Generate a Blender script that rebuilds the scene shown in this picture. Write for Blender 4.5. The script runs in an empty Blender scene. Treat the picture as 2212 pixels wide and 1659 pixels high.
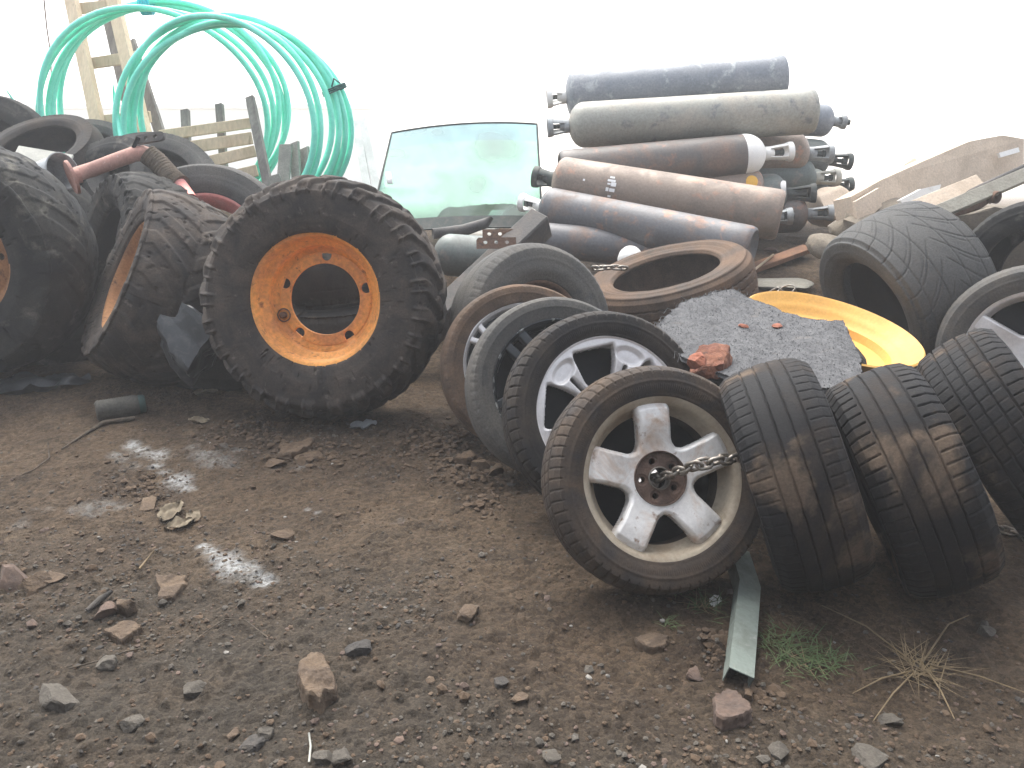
import bpy, math, random
import numpy as np
from mathutils import Vector, Matrix
R_ = math.radians
scene = bpy.context.scene
COL = scene.collection

# ------------------------------------------------------------------ camera
PITCH = R_(20.0); CAMZ = 1.4; FPX = 1840.0; W0, H0 = 2212.0, 1659.0
cam_d = bpy.data.cameras.new("camera"); cam = bpy.data.objects.new("camera", cam_d); COL.objects.link(cam)
cam.location = (0, 0, CAMZ); cam.rotation_euler = (R_(90) - PITCH, 0, 0)
cam_d.sensor_width = 36.0; cam_d.lens = 36.0 * FPX / W0; cam_d.clip_start = 0.05; cam_d.clip_end = 2000
scene.camera = cam
# ------------------------------------------------------------------ sky, sun, exposure
SUN_EL, SUN_AZ = R_(58), R_(-20)          # azimuth from +Y towards +X: sun behind the heap, to the left
w = bpy.data.worlds.new("World"); scene.world = w; w.use_nodes = True
nt = w.node_tree; nt.nodes.clear()
sky = nt.nodes.new("ShaderNodeTexSky"); sky.sky_type = 'NISHITA'; sky.sun_disc = False
sky.sun_elevation = SUN_EL; sky.sun_rotation = SUN_AZ
sky.air_density = 1.0; sky.dust_density = 3.0; sky.ozone_density = 1.0
bg = nt.nodes.new("ShaderNodeBackground"); bg.inputs[1].default_value = 0.13
wo = nt.nodes.new("ShaderNodeOutputWorld")
hs_ = nt.nodes.new("ShaderNodeHueSaturation"); hs_.inputs['Saturation'].default_value = 0.35   # thin high cloud
nt.links.new(sky.outputs[0], hs_.inputs['Color']); nt.links.new(hs_.outputs[0], bg.inputs[0]); nt.links.new(bg.outputs[0], wo.inputs[0])
sd = bpy.data.lights.new("sun", 'SUN'); sd.energy = 1.5; sd.angle = R_(60); sd.color = (1.0, 0.95, 0.87)
so = bpy.data.objects.new("sun", sd); COL.objects.link(so)
sv = Vector((math.cos(SUN_EL) * math.sin(SUN_AZ), math.cos(SUN_EL) * math.cos(SUN_AZ), math.sin(SUN_EL)))
so.rotation_euler = (-sv).to_track_quat('-Z', 'Y').to_euler(); so.location = sv * 30
vs = scene.view_settings; vs.view_transform = 'Standard'; vs.look = 'None'; vs.exposure = 1.8; vs.gamma = 1.0
try: vs.use_curve_mapping = False
except Exception: pass
cy = scene.cycles; cy.max_bounces = 8; cy.diffuse_bounces = 3; cy.glossy_bounces = 3; cy.transparent_max_bounces = 12
cy.volume_bounces = 1; cy.caustics_reflective = False; cy.caustics_refractive = False
cy.use_denoising = True

# ------------------------------------------------------------------ small maths
CP, SP = math.cos(PITCH), math.sin(PITCH)
def P(px, py, d):
    """point at depth d seen at (px, py) of the 2212 x 1659 reference frame"""
    x = (px - W0 / 2) / FPX; y = (H0 / 2 - py) / FPX
    return Vector((x * d, d * (CP + y * SP), CAMZ + d * (-SP + y * CP)))
def _hash(ix, iy, seed):
    n = (ix * 374761393 + iy * 668265263 + seed * 1442695041) & 0xFFFFFFFF
    n = ((n ^ (n >> 13)) * 1274126177) & 0xFFFFFFFF
    return ((n ^ (n >> 16)) & 0xFFFFFF) / float(0xFFFFFF)
def vnoise(x, y, seed=0):
    x = np.asarray(x, float); y = np.asarray(y, float)
    ix = np.floor(x).astype(np.int64); iy = np.floor(y).astype(np.int64)
    fx = x - ix; fy = y - iy; fx = fx * fx * (3 - 2 * fx); fy = fy * fy * (3 - 2 * fy)
    a = _hash(ix, iy, seed); b = _hash(ix + 1, iy, seed); c = _hash(ix, iy + 1, seed); d = _hash(ix + 1, iy + 1, seed)
    return (a * (1 - fx) + b * fx) * (1 - fy) + (c * (1 - fx) + d * fx) * fy - 0.5
def fbm(x, y, octs=4, seed=0):
    s = 0; a = 1.0
    for o in range(octs):
        s = s + a * vnoise(x * 2 ** o + 17.3 * o, y * 2 ** o - 9.1 * o, seed + o); a *= 0.5
    return s
def sstep(a, b, x):
    t = np.clip((np.asarray(x, float) - a) / (b - a), 0, 1); return t * t * (3 - 2 * t)
def hbase(x, y):
    x = np.asarray(x, float); y = np.asarray(y, float)
    z = 0.20 * sstep(3.1, 4.6, y) * sstep(0.1, 0.9, x) + 0.12 * sstep(4.3, 5.6, y)
    z = z + (0.28 * sstep(4.35, 4.9, y) * sstep(-0.8, -0.5, x) * sstep(0.35, 0.0, x) + 0.36 * sstep(4.9, 5.5, y) * sstep(-0.6, -1.2, x)) * (1 - sstep(7.0, 7.8, y))   # low rubbish banks
    z = z + 0.05 * fbm(x * 0.9, y * 0.9, 3, 5) * sstep(0.4, 1.6, y)
    return z
def G(px, py):
    lo, hi = 0.8, 9.0
    for _ in range(40):
        m = (lo + hi) / 2; p = P(px, py, m)
        if p.z > float(hbase(p.x, p.y)): lo = m
        else: hi = m
    p = P(px, py, (lo + hi) / 2); p.z = float(hbase(p.x, p.y)); return p
def axis_frame(n, roll=0.0, up=(0, 0, 1)):
    n = Vector(n).normalized(); u = Vector(up)
    if abs(n.dot(u)) > 0.999: u = Vector((0, 1, 0))
    x = u.cross(n).normalized(); y = n.cross(x)
    M = Matrix((x, y, n)).transposed().to_4x4()
    return M @ Matrix.Rotation(roll, 4, 'Z')
def nvec(az, el):
    """unit normal, az 0 = towards the camera (-Y), positive turns to +X; el lifts"""
    a, e = R_(az), R_(el)
    return Vector((math.sin(a) * math.cos(e), -math.cos(a) * math.cos(e), math.sin(e)))

# ------------------------------------------------------------------ mesh building
class B:
    def __init__(s): s.v = []; s.f = []; s.n = 0; s.mi = []
    def add(s, V, F, m=0):
        V = np.asarray(V, float).reshape(-1, 3); s.v.append(V)
        if isinstance(F, np.ndarray): s.f += (F + s.n).tolist()
        else:
            for f in F: s.f.append(tuple(int(i) + s.n for i in f))
        s.mi += [m] * len(F); s.n += len(V)
    def grid(s, V, wu=False, wv=False, m=0):
        n, k = V.shape[:2]; i = np.arange(n if wu else n - 1)[:, None]; j = np.arange(k if wv else k - 1)[None, :]
        i2 = (i + 1) % n; j2 = (j + 1) % k
        F = np.stack([(i * k + j), (i2 * k + j), (i2 * k + j2), (i * k + j2)], -1).reshape(-1, 4)
        s.add(V.reshape(-1, 3), F, m)
    def lathe(s, prof, seg=64, closed=False, m=0, M=None):
        p = np.asarray(prof, float); t = np.linspace(0, 2 * np.pi, seg, endpoint=False)
        V = np.stack([p[None, :, 0] * np.cos(t)[:, None], p[None, :, 0] * np.sin(t)[:, None], np.repeat(p[None, :, 1], seg, 0)], -1)
        if M is not None: V = tr(V, M)
        s.grid(V, True, closed, m)
    def box(s, c, size, M=None, m=0, bev=0.0):
        hx, hy, hz = [q / 2 for q in size]
        if bev <= 0:
            V = np.array([(x, y, z) for x in (-hx, hx) for y in (-hy, hy) for z in (-hz, hz)])
            F = [(0, 1, 3, 2), (4, 6, 7, 5), (0, 4, 5, 1), (2, 3, 7, 6), (0, 2, 6, 4), (1, 5, 7, 3)]
        else:
            V = []; 
            for x in (-1, 1):
                for y in (-1, 1):
                    for z in (-1, 1):
                        V += [(x * (hx - bev), y * (hy - bev), z * hz), (x * (hx - bev), y * hy, z * (hz - bev)), (x * hx, y * (hy - bev), z * (hz - bev))]
            V = np.array(V); I = lambda x, y, z, k: ((x * 2 + y) * 2 + z) * 3 + k
            F = []
            for z in (0, 1): F.append([I(0, 0, z, 0), I(0, 1, z, 0), I(1, 1, z, 0), I(1, 0, z, 0)])
            for y in (0, 1): F.append([I(0, y, 0, 1), I(1, y, 0, 1), I(1, y, 1, 1), I(0, y, 1, 1)])
            for x in (0, 1): F.append([I(x, 0, 0, 2), I(x, 0, 1, 2), I(x, 1, 1, 2), I(x, 1, 0, 2)])
            for a in (0, 1):
                for b in (0, 1):
                    F.append([I(0, a, b, 0), I(1, a, b, 0), I(1, a, b, 1), I(0, a, b, 1)])
                    F.append([I(a, 0, b, 0), I(a, 1, b, 0), I(a, 1, b, 2), I(a, 0, b, 2)])
                    F.append([I(a, b, 0, 1), I(a, b, 1, 1), I(a, b, 1, 2), I(a, b, 0, 2)])
                    for c_ in (0, 1): F.append([I(a, b, c_, 0), I(a, b, c_, 1), I(a, b, c_, 2)])
        V = V + np.asarray(c, float) if M is None else tr(V, M @ Matrix.Translation(Vector(c)))
        s.add(V, F, m)
    def tube(s, pts, rad, seg=10, cap=True, closed=False, m=0):
        pts = [Vector(p) for p in pts]; n = len(pts); rad = rad if hasattr(rad, '__len__') else [rad] * n
        V = np.zeros((n, seg, 3)); prev = None
        for i, p in enumerate(pts):
            if closed: t = pts[(i + 1) % n] - pts[i - 1]
            else: t = pts[min(i + 1, n - 1)] - pts[max(i - 1, 0)]
            t.normalize()
            if prev is None: prev = t.orthogonal().normalized()
            a = (prev - t * prev.dot(t)).normalized(); prev = a; b = t.cross(a)
            for k in range(seg):
                an = 2 * math.pi * k / seg
                V[i, k] = p + (a * math.cos(an) + b * math.sin(an)) * rad[i]
        base = s.n; s.grid(V, closed, True, m)
        if cap and not closed:
            s.f.append(tuple(base + k for k in reversed(range(seg)))); s.f.append(tuple(base + (n - 1) * seg + k for k in range(seg))); s.mi += [m, m]
    def build(s, name, mat, parent=None, M=None, smooth=True, sharp=None, kind=None):
        me = bpy.data.meshes.new(name); V = np.concatenate(s.v) if s.v else np.zeros((0, 3))
        me.from_pydata(V.tolist(), [], s.f)
        mats = mat if isinstance(mat, (list, tuple)) else [mat]
        for q in mats: me.materials.append(q)
        if len(mats) > 1: me.polygons.foreach_set('material_index', s.mi)
        me.polygons.foreach_set('use_smooth', [smooth] * len(me.polygons)); me.update()
        if smooth and sharp is not None:
            try: me.set_sharp_from_angle(angle=R_(sharp))
            except Exception: pass
        o = bpy.data.objects.new(name, me); COL.objects.link(o)
        if parent is not None: o.parent = parent
        if M is not None: o.matrix_basis = M
        if kind: o['kind'] = kind
        return o
def tr(V, M):
    A = np.array(M); V = np.asarray(V, float); return V @ A[:3, :3].T + A[:3, 3]
def fixnormals(o):
    import bmesh
    bm = bmesh.new(); bm.from_mesh(o.data); bmesh.ops.recalc_face_normals(bm, faces=bm.faces); bm.to_mesh(o.data); bm.free(); return o
def tag(o, label=None, cat=None, group=None, kind=None):
    if label: o['label'] = label
    if cat: o['category'] = cat
    if group: o['group'] = group
    if kind: o['kind'] = kind
    return o
def thing(name, loc, label, cat, group=None):
    o = bpy.data.objects.new(name, None); COL.objects.link(o); o.location = loc; o.empty_display_size = 0.1
    return tag(o, label, cat, group)

# ------------------------------------------------------------------ materials
def mat(name, c1, c2=None, s1=4.0, lo=0.4, hi=0.6, c3=None, s3=30.0, lo3=0.55, hi3=0.7, rough=0.8, rough2=None, metal=0.0, metal2=None,
        bump=0.0, bs=60.0, bd=0.01, fine=0.25, fs=90.0, dist=0.6, coat=0.0, spec=None, stretch=None):
    m = bpy.data.materials.new(name); m.use_nodes = True; t = m.node_tree; N = t.nodes; L = t.links; N.clear()
    out = N.new("ShaderNodeOutputMaterial"); bs_ = N.new("ShaderNodeBsdfPrincipled"); L.new(bs_.outputs[0], out.inputs[0])
    tc = N.new("ShaderNodeTexCoord"); oi = N.new("ShaderNodeObjectInfo")
    ad = N.new("ShaderNodeVectorMath"); ad.operation = 'ADD'
    cx = N.new("ShaderNodeVectorMath"); cx.operation = 'SCALE'; cx.inputs[0].default_value = (13.7, 7.9, 21.3)
    L.new(oi.outputs['Random'], cx.inputs['Scale']); L.new(tc.outputs['Object'], ad.inputs[0]); L.new(cx.outputs[0], ad.inputs[1])
    vec = ad.outputs[0]
    if stretch:
        mp = N.new("ShaderNodeMapping"); mp.inputs['Scale'].default_value = stretch; L.new(vec, mp.inputs[0]); vec = mp.outputs[0]
    def noise(sc, det=5, d=0.0):
        n = N.new("ShaderNodeTexNoise"); n.inputs['Scale'].default_value = sc; n.inputs['Detail'].default_value = det
        n.inputs['Roughness'].default_value = 0.62; n.inputs['Distortion'].default_value = d; L.new(vec, n.inputs['Vector']); return n.outputs[0]
    def ramp(v, a, b):
        r = N.new("ShaderNodeMapRange"); r.inputs[1].default_value = a; r.inputs[2].default_value = b; L.new(v, r.inputs[0]); return r.outputs[0]
    def mixc(f, A, Bc):
        x = N.new("ShaderNodeMix"); x.data_type = 'RGBA'
        L.new(f, x.inputs[0])
        for sock, c in ((x.inputs[6], A), (x.inputs[7], Bc)):
            if isinstance(c, tuple): sock.default_value = (*c, 1)
            else: L.new(c, sock)
        return x.outputs[2]
    def mixf(f, a, b):
        x = N.new("ShaderNodeMix"); L.new(f, x.inputs[0]); x.inputs[2].default_value = a; x.inputs[3].default_value = b; return x.outputs[0]
    col = c1; f1 = None
    if c2 is not None:
        f1 = ramp(noise(s1, 6, dist), lo, hi); col = mixc(f1, c1, c2)
    if c3 is not None:
        f3 = ramp(noise(s3, 5, 0.3), lo3, hi3); col = mixc(f3, col if not isinstance(col, tuple) else col, c3)
    if fine > 0:
        fv = ramp(noise(fs, 4), 0.25, 0.75); x = N.new("ShaderNodeMix"); x.data_type = 'RGBA'; x.blend_type = 'MULTIPLY'; x.inputs[0].default_value = 1.0
        g = N.new("ShaderNodeMapRange"); g.inputs[3].default_value = 1 - fine; g.inputs[4].default_value = 1 + fine; L.new(fv, g.inputs[0])
        cb = N.new("ShaderNodeCombineColor"); [L.new(g.outputs[0], cb.inputs[i]) for i in range(3)]
        if isinstance(col, tuple): x.inputs[6].default_value = (*col, 1)
        else: L.new(col, x.inputs[6])
        L.new(cb.outputs[0], x.inputs[7]); col = x.outputs[2]
    if isinstance(col, tuple): bs_.inputs['Base Color'].default_value = (*col, 1)
    else: L.new(col, bs_.inputs['Base Color'])
    if f1 is not None and rough2 is not None: L.new(mixf(f1, rough, rough2), bs_.inputs['Roughness'])
    else: bs_.inputs['Roughness'].default_value = rough
    if f1 is not None and metal2 is not None: L.new(mixf(f1, metal, metal2), bs_.inputs['Metallic'])
    else: bs_.inputs['Metallic'].default_value = metal
    if spec is not None: bs_.inputs['Specular IOR Level'].default_value = spec
    if bump > 0:
        bn = N.new("ShaderNodeBump"); bn.inputs['Strength'].default_value = bump; bn.inputs['Distance'].default_value = bd
        L.new(noise(bs, 6, 0.2), bn.inputs['Height']); L.new(bn.outputs[0], bs_.inputs['Normal'])
    return m
RUB = dict(spec=0.22, rough=0.75, rough2=0.95, bump=0.35, bs=120, bd=0.004, fine=0.3, fs=140)
M_rub_brown = mat("rubber_dusty_brown", (0.039, 0.033, 0.030), (0.090, 0.066, 0.048), 5, 0.35, 0.62, (0.034, 0.033, 0.034), 9, 0.55, 0.75, **RUB)
M_rub_black = mat("rubber_black", (0.011, 0.011, 0.012), (0.040, 0.031, 0.025), 5, 0.47, 0.66, (0.098, 0.072, 0.052), 5, 0.57, 0.66, **RUB)
M_rub_mid = mat("rubber_weathered", (0.022, 0.021, 0.021), (0.056, 0.046, 0.038), 5, 0.4, 0.65, (0.022, 0.022, 0.025), 12, 0.55, 0.7, **RUB)
M_rub_grey = mat("rubber_faded_grey", (0.072, 0.072, 0.070), (0.111, 0.104, 0.094), 4, 0.35, 0.65, (0.052, 0.055, 0.058), 10, 0.55, 0.75, **RUB)
M_rub_cool = mat("rubber_cool_grey", (0.072, 0.073, 0.073), (0.092, 0.091, 0.088), 4, 0.35, 0.65, (0.055, 0.057, 0.06), 10, 0.55, 0.75, **RUB)
M_rub_trac = mat("rubber_tractor", (0.030, 0.027, 0.026), (0.080, 0.065, 0.054), 8, 0.38, 0.66, (0.150, 0.131, 0.112), 20, 0.62, 0.76, **RUB)
M_rub_dark = mat("rubber_old_dark", (0.014, 0.015, 0.016), (0.045, 0.043, 0.039), 4, 0.42, 0.66, (0.117, 0.110, 0.090), 7, 0.56, 0.72, **RUB)
M_rub_rust = mat("rubber_red_mud", (0.066, 0.048, 0.037), (0.143, 0.094, 0.064), 3, 0.35, 0.6, (0.055, 0.046, 0.040), 8, 0.52, 0.75, **RUB)
M_alloy = mat("alloy_worn", (0.799, 0.785, 0.759), (0.464, 0.321, 0.220), 7.5, 0.50, 0.68, (0.258, 0.161, 0.103), 22, 0.60, 0.70, rough=0.42, rough2=0.8, metal=0.2, metal2=0.05, bump=0.12, bs=70, fine=0.12)
M_alloy_bright = mat("alloy_bright", (0.806, 0.784, 0.773), (0.470, 0.358, 0.291), 7, 0.62, 0.8, rough=0.36, rough2=0.7, metal=0.25, metal2=0.1, bump=0.08, bs=80, fine=0.1)
M_alloy_tan = mat("alloy_muddy_lip", (0.46, 0.40, 0.31), (0.30, 0.235, 0.165), 8, 0.4, 0.65, rough=0.55, rough2=0.85, metal=0.35, metal2=0.0, bump=0.15, bs=90, fine=0.15)
M_alloy_black = mat("alloy_dark_grey", (0.05, 0.055, 0.06), (0.09, 0.09, 0.088), 8, 0.5, 0.7, rough=0.4, rough2=0.7, metal=0.3, metal2=0.1, fine=0.15, spec=.3)
M_hole_black = mat("hole_shade_clamp_black", (0.012, 0.014, 0.017), (0.02, 0.02, 0.02), 10, 0.5, 0.7, rough=0.6, rough2=0.9, fine=0.2, spec=0.1)  # black standing in for shade in rim windows and mouth; also colours the clamp
M_hubrust = mat("hub_rust", (0.15, 0.095, 0.07), (0.095, 0.062, 0.047), 30, 0.4, 0.6, rough=0.8, bump=0.3, bs=150, fine=0.3, fs=200)
M_steel = mat("chain_steel", (0.26, 0.24, 0.21), (0.14, 0.10, 0.075), 60, 0.5, 0.7, rough=0.4, rough2=0.8, metal=0.8, metal2=0.3, fine=0.2)
M_orange = mat("orange_rim_paint", (0.895, 0.393, 0.089), (0.627, 0.269, 0.095), 5, 0.42, 0.66, (0.239, 0.090, 0.036), 20, 0.60, 0.72, rough=0.6, rough2=0.85, bump=0.2, bs=80, bd=0.004, fine=0.25, fs=60)
M_orange_dull = mat("orange_rim_dull", (0.40, 0.20, 0.085), (0.24, 0.12, 0.06), 6, 0.42, 0.66, (0.12, 0.06, 0.035), 20, 0.58, 0.7, rough=0.8, fine=0.25)
M_yellow = mat("yellow_rim_paint", (0.70, 0.39, 0.085), (0.62, 0.35, 0.09), 5, 0.4, 0.65, (0.10, 0.055, 0.03), 17, 0.68, 0.73, rough=0.5, rough2=0.7, bump=0.1, bs=60, fine=0.12)
M_wood = mat("pale_pine", (0.64, 0.51, 0.36), (0.52, 0.39, 0.26), 6, 0.4, 0.7, (0.25, 0.17, 0.11), 14, 0.64, 0.74, rough=0.85, fine=0.15, fs=60, stretch=(1, 1, 0.15))
M_wood_grey = mat("weathered_wood", (0.22, 0.21, 0.19), (0.14, 0.13, 0.12), 8, 0.4, 0.65, rough=0.9, fine=0.25, fs=60, stretch=(1, 1, 0.12))
M_hdpe = mat("green_pipe_plastic", (0.171, 0.775, 0.581), (0.266, 0.925, 0.729), 5, 0.4, 0.7, rough=0.35, rough2=0.55, fine=0.06)
M_twine = mat("cyan_twine", (0.06, 0.5, 0.62), rough=0.8, fine=0.3)
M_darktie = mat("dark_tie", (0.02, 0.10, 0.09), rough=0.7, fine=0.2)
M_whitep = mat("white_paint", (0.80, 0.79, 0.76), (0.55, 0.50, 0.42), 9, 0.58, 0.8, rough=0.5, rough2=0.8, fine=0.06)
M_wall = mat("limewashed_wall", (0.90, 0.89, 0.87), (0.86, 0.85, 0.83), 1.2, 0.4, 0.7, rough=0.9, bump=0.2, bs=20, fine=0.05)
M_carpet = mat("grey_carpet", (0.132, 0.133, 0.136), (0.101, 0.102, 0.106), 26, 0.4, 0.62, (0.170, 0.153, 0.136), 7, 0.6, 0.8, rough=1.0, fine=0.16, fs=220, bump=0.5, bs=110, bd=0.008, spec=.1)
M_brick = mat("red_brick", (0.30, 0.11, 0.065), (0.20, 0.075, 0.05), 18, 0.4, 0.65, (0.36, 0.20, 0.14), 40, 0.6, 0.75, rough=0.95, bump=0.5, bs=90, fine=0.3)
M_rustlump = mat("rusty_lump", (0.14, 0.055, 0.035), (0.22, 0.095, 0.055), 14, 0.4, 0.65, (0.04, 0.025, 0.02), 30, 0.58, 0.7, rough=0.95, bump=0.6, bs=60, fine=0.35)
M_stone = mat("tan_stone", (0.119, 0.083, 0.054), (0.078, 0.055, 0.038), 12, 0.4, 0.65, (0.152, 0.110, 0.075), 40, 0.58, 0.75, rough=0.95, bump=0.9, bs=70, bd=0.010, fine=0.25, fs=160)
M_stone_grey = mat("grey_stone", (0.095, 0.084, 0.069), (0.065, 0.057, 0.047), 18, 0.4, 0.65, (0.155, 0.145, 0.128), 50, 0.62, 0.78, rough=0.95, bump=0.8, bs=80, bd=0.008, fine=0.25, fs=160)
M_stone_dark = mat("dark_stone", (0.05, 0.046, 0.042), (0.075, 0.066, 0.056), 20, 0.45, 0.7, rough=0.95, bump=0.8, bs=80, bd=0.008, fine=0.25)
M_stone_red = mat("reddish_stone", (0.12, 0.083, 0.064), (0.088, 0.065, 0.054), 16, 0.4, 0.65, rough=0.95, bump=0.5, bs=80, bd=0.006, fine=0.28)
M_clod = mat("soil_clod", (0.097, 0.066, 0.042), (0.068, 0.046, 0.030), 30, 0.4, 0.65, rough=1.0, bump=0.5, bs=120, bd=0.005, fine=0.3)
M_galv = mat("galvanised_steel", (0.24, 0.28, 0.25), (0.17, 0.19, 0.165), 12, 0.45, 0.7, (0.30, 0.32, 0.29), 60, 0.6, 0.75, rough=0.5, rough2=0.75, metal=0.25, fine=0.12)
M_grass = mat("green_grass", (0.055, 0.095, 0.03), (0.10, 0.12, 0.05), 20, 0.4, 0.65, rough=0.7, fine=0.2)
M_straw = mat("dry_straw", (0.218, 0.160, 0.088), (0.150, 0.109, 0.061), 18, 0.4, 0.65, rough=0.8, fine=0.2)
M_pink = mat("pink_red_pipe", (0.42, 0.225, 0.18), (0.30, 0.165, 0.135), 10, 0.4, 0.65, (0.45, 0.34, 0.30), 30, 0.62, 0.75, rough=0.75, fine=0.2)
M_red = mat("faded_red_rim", (0.80, 0.28, 0.24), (0.7, 0.3, 0.27), 9, 0.4, 0.65, rough=0.7, fine=0.15)
M_weave = mat("woven_sleeve", (0.16, 0.125, 0.09), (0.11, 0.088, 0.065), 40, 0.4, 0.65, rough=0.9, bump=0.5, bs=150, fine=0.3)
M_cream = mat("dirty_cream_panel", (0.42, 0.42, 0.37), (0.30, 0.30, 0.27), 7, 0.45, 0.7, rough=0.7, fine=0.12)
M_tin = mat("grey_tin", (0.34, 0.36, 0.37), (0.24, 0.25, 0.25), 14, 0.45, 0.65, rough=0.6, metal=0.2, fine=0.15)
M_rust = mat("rusty_steel", (0.10, 0.062, 0.045), (0.16, 0.088, 0.055), 8, 0.4, 0.65, (0.05, 0.04, 0.036), 20, 0.58, 0.72, rough=0.85, bump=0.3, bs=90, fine=0.3)
M_darksteel = mat("dark_steel", (0.055, 0.052, 0.05), (0.10, 0.083, 0.07), 9, 0.45, 0.7, rough=0.7, bump=0.2, bs=80, fine=0.25)
M_beige = mat("dusty_beige_metal", (0.600, 0.495, 0.390), (0.480, 0.390, 0.300), 4, 0.4, 0.65, (0.540, 0.465, 0.375), 11, 0.6, 0.78, rough=0.9, bump=0.3, bs=50, fine=0.18)
M_sack = mat("dusty_sack", (0.20, 0.17, 0.13), (0.15, 0.13, 0.105), 5, 0.4, 0.65, rough=0.95, bump=0.5, bs=60, fine=0.2)
def cylmat(name, a, b, c, lo=0.45): 
    return mat(name, a, b, 5, lo, lo + 0.22, c, 11, 0.57, 0.70, rough=0.5, rough2=0.8, metal=0.15, metal2=0.0, bump=0.12, bs=70, fine=0.2, fs=70)
M_cy1 = cylmat("cylinder_blue_grey", (0.195, 0.215, 0.240), (0.260, 0.273, 0.293), (0.403, 0.423, 0.436))
M_cy2 = cylmat("cylinder_olive_grey", (0.283, 0.283, 0.250), (0.368, 0.333, 0.283), (0.155, 0.163, 0.169))
M_cy3 = cylmat("cylinder_dark_rust", (0.115, 0.105, 0.098), (0.18, 0.13, 0.105), (0.24, 0.135, 0.095))
M_cy4 = cylmat("cylinder_brown_rust", (0.262, 0.206, 0.166), (0.194, 0.160, 0.135), (0.389, 0.221, 0.155))
M_cy5 = cylmat("cylinder_black_rust", (0.120, 0.120, 0.126), (0.204, 0.142, 0.110), (0.276, 0.162, 0.114), 0.5)
M_cy6 = cylmat("cylinder_dark_green", (0.100, 0.122, 0.115), (0.144, 0.152, 0.142), (0.216, 0.180, 0.152))
M_valve = mat("valve_dark_green", (0.05, 0.062, 0.058), (0.085, 0.085, 0.075), 20, 0.45, 0.65, rough=0.6, metal=0.2, fine=0.2)
M_bottle = mat("dusty_plastic_can", (0.085, 0.08, 0.068), (0.06, 0.058, 0.05), 20, 0.4, 0.6, rough=0.8, bump=0.4, bs=100, fine=0.25)
M_teal = mat("teal_cap", (0.02, 0.05, 0.045), rough=0.6, fine=0.2)
M_stick = mat("dark_stick", (0.05, 0.04, 0.03), (0.09, 0.07, 0.05), 30, 0.4, 0.6, rough=0.95, fine=0.3)
M_leaf = mat("dry_leaf", (0.17, 0.14, 0.095), (0.12, 0.095, 0.065), 25, 0.4, 0.6, rough=0.9, fine=0.25)
M_plank = mat("orange_brown_plank", (0.24, 0.125, 0.07), (0.17, 0.09, 0.055), 9, 0.4, 0.6, rough=0.9, fine=0.25)
M_conc = mat("pale_concrete", (0.26, 0.25, 0.21), (0.20, 0.185, 0.155), 8, 0.4, 0.65, rough=0.95, bump=0.4, bs=60, fine=0.2)
M_board = mat("pale_grey_board", (.32, .31, .27), (.24, .23, .205), 7, .4, .65, rough=.9, fine=.2)
M_label = mat("orange_label", (0.75, 0.42, 0.06), rough=0.6, fine=0.05)
M_greendot = mat("green_label", (0.10, 0.22, 0.13), rough=0.6, fine=0.05)
M_letter = mat("white_stencil", (0.8, 0.8, 0.8), rough=0.7, fine=0.05)
M_inkg = mat("grey_print", (0.25, 0.25, 0.25), rough=0.7, fine=0.05)
M_plastic_dark = mat("dark_plastic_sheet", (0.03, 0.034, 0.038), (0.07, 0.075, 0.08), 20, 0.5, 0.7, rough=0.4, rough2=0.6, fine=0.2)

def glass_mat(name, tint, gl=0.12):
    m = bpy.data.materials.new(name); m.use_nodes = True; t = m.node_tree; t.nodes.clear()
    o = t.nodes.new("ShaderNodeOutputMaterial"); mx = t.nodes.new("ShaderNodeMixShader"); a = t.nodes.new("ShaderNodeBsdfTransparent"); g = t.nodes.new("ShaderNodeBsdfGlossy")
    a.inputs[0].default_value = (*tint, 1); g.inputs['Roughness'].default_value = 0.12; g.inputs[0].default_value = (0.8, 0.9, 0.9, 1)
    fr = t.nodes.new("ShaderNodeFresnel"); fr.inputs[0].default_value = 1.18
    d = t.nodes.new("ShaderNodeBsdfDiffuse"); d.inputs[0].default_value = (0.5, 0.55, 0.52, 1)
    m2 = t.nodes.new("ShaderNodeMixShader"); n = t.nodes.new("ShaderNodeTexNoise"); n.inputs['Scale'].default_value = 3
    tc = t.nodes.new("ShaderNodeTexCoord"); t.links.new(tc.outputs['Object'], n.inputs[0])
    r = t.nodes.new("ShaderNodeMapRange"); r.inputs[1].default_value = 0.35; r.inputs[2].default_value = 0.75; r.inputs[3].default_value = 0.03; r.inputs[4].default_value = gl * 2.2
    t.links.new(n.outputs[0], r.inputs[0]); t.links.new(r.outputs[0], m2.inputs[0])
    t.links.new(a.outputs[0], m2.inputs[1]); t.links.new(d.outputs[0], m2.inputs[2])
    t.links.new(fr.outputs[0], mx.inputs[0]); t.links.new(m2.outputs[0], mx.inputs[1]); t.links.new(g.outputs[0], mx.inputs[2]); t.links.new(mx.outputs[0], o.inputs[0])
    return m
M_glass = glass_mat("dusty_green_glass", (0.60, 0.79, 0.73), 0.26); M_glass_band = glass_mat("blue_shade_band", (0.55, 0.70, 0.74), 0.22)
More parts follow.
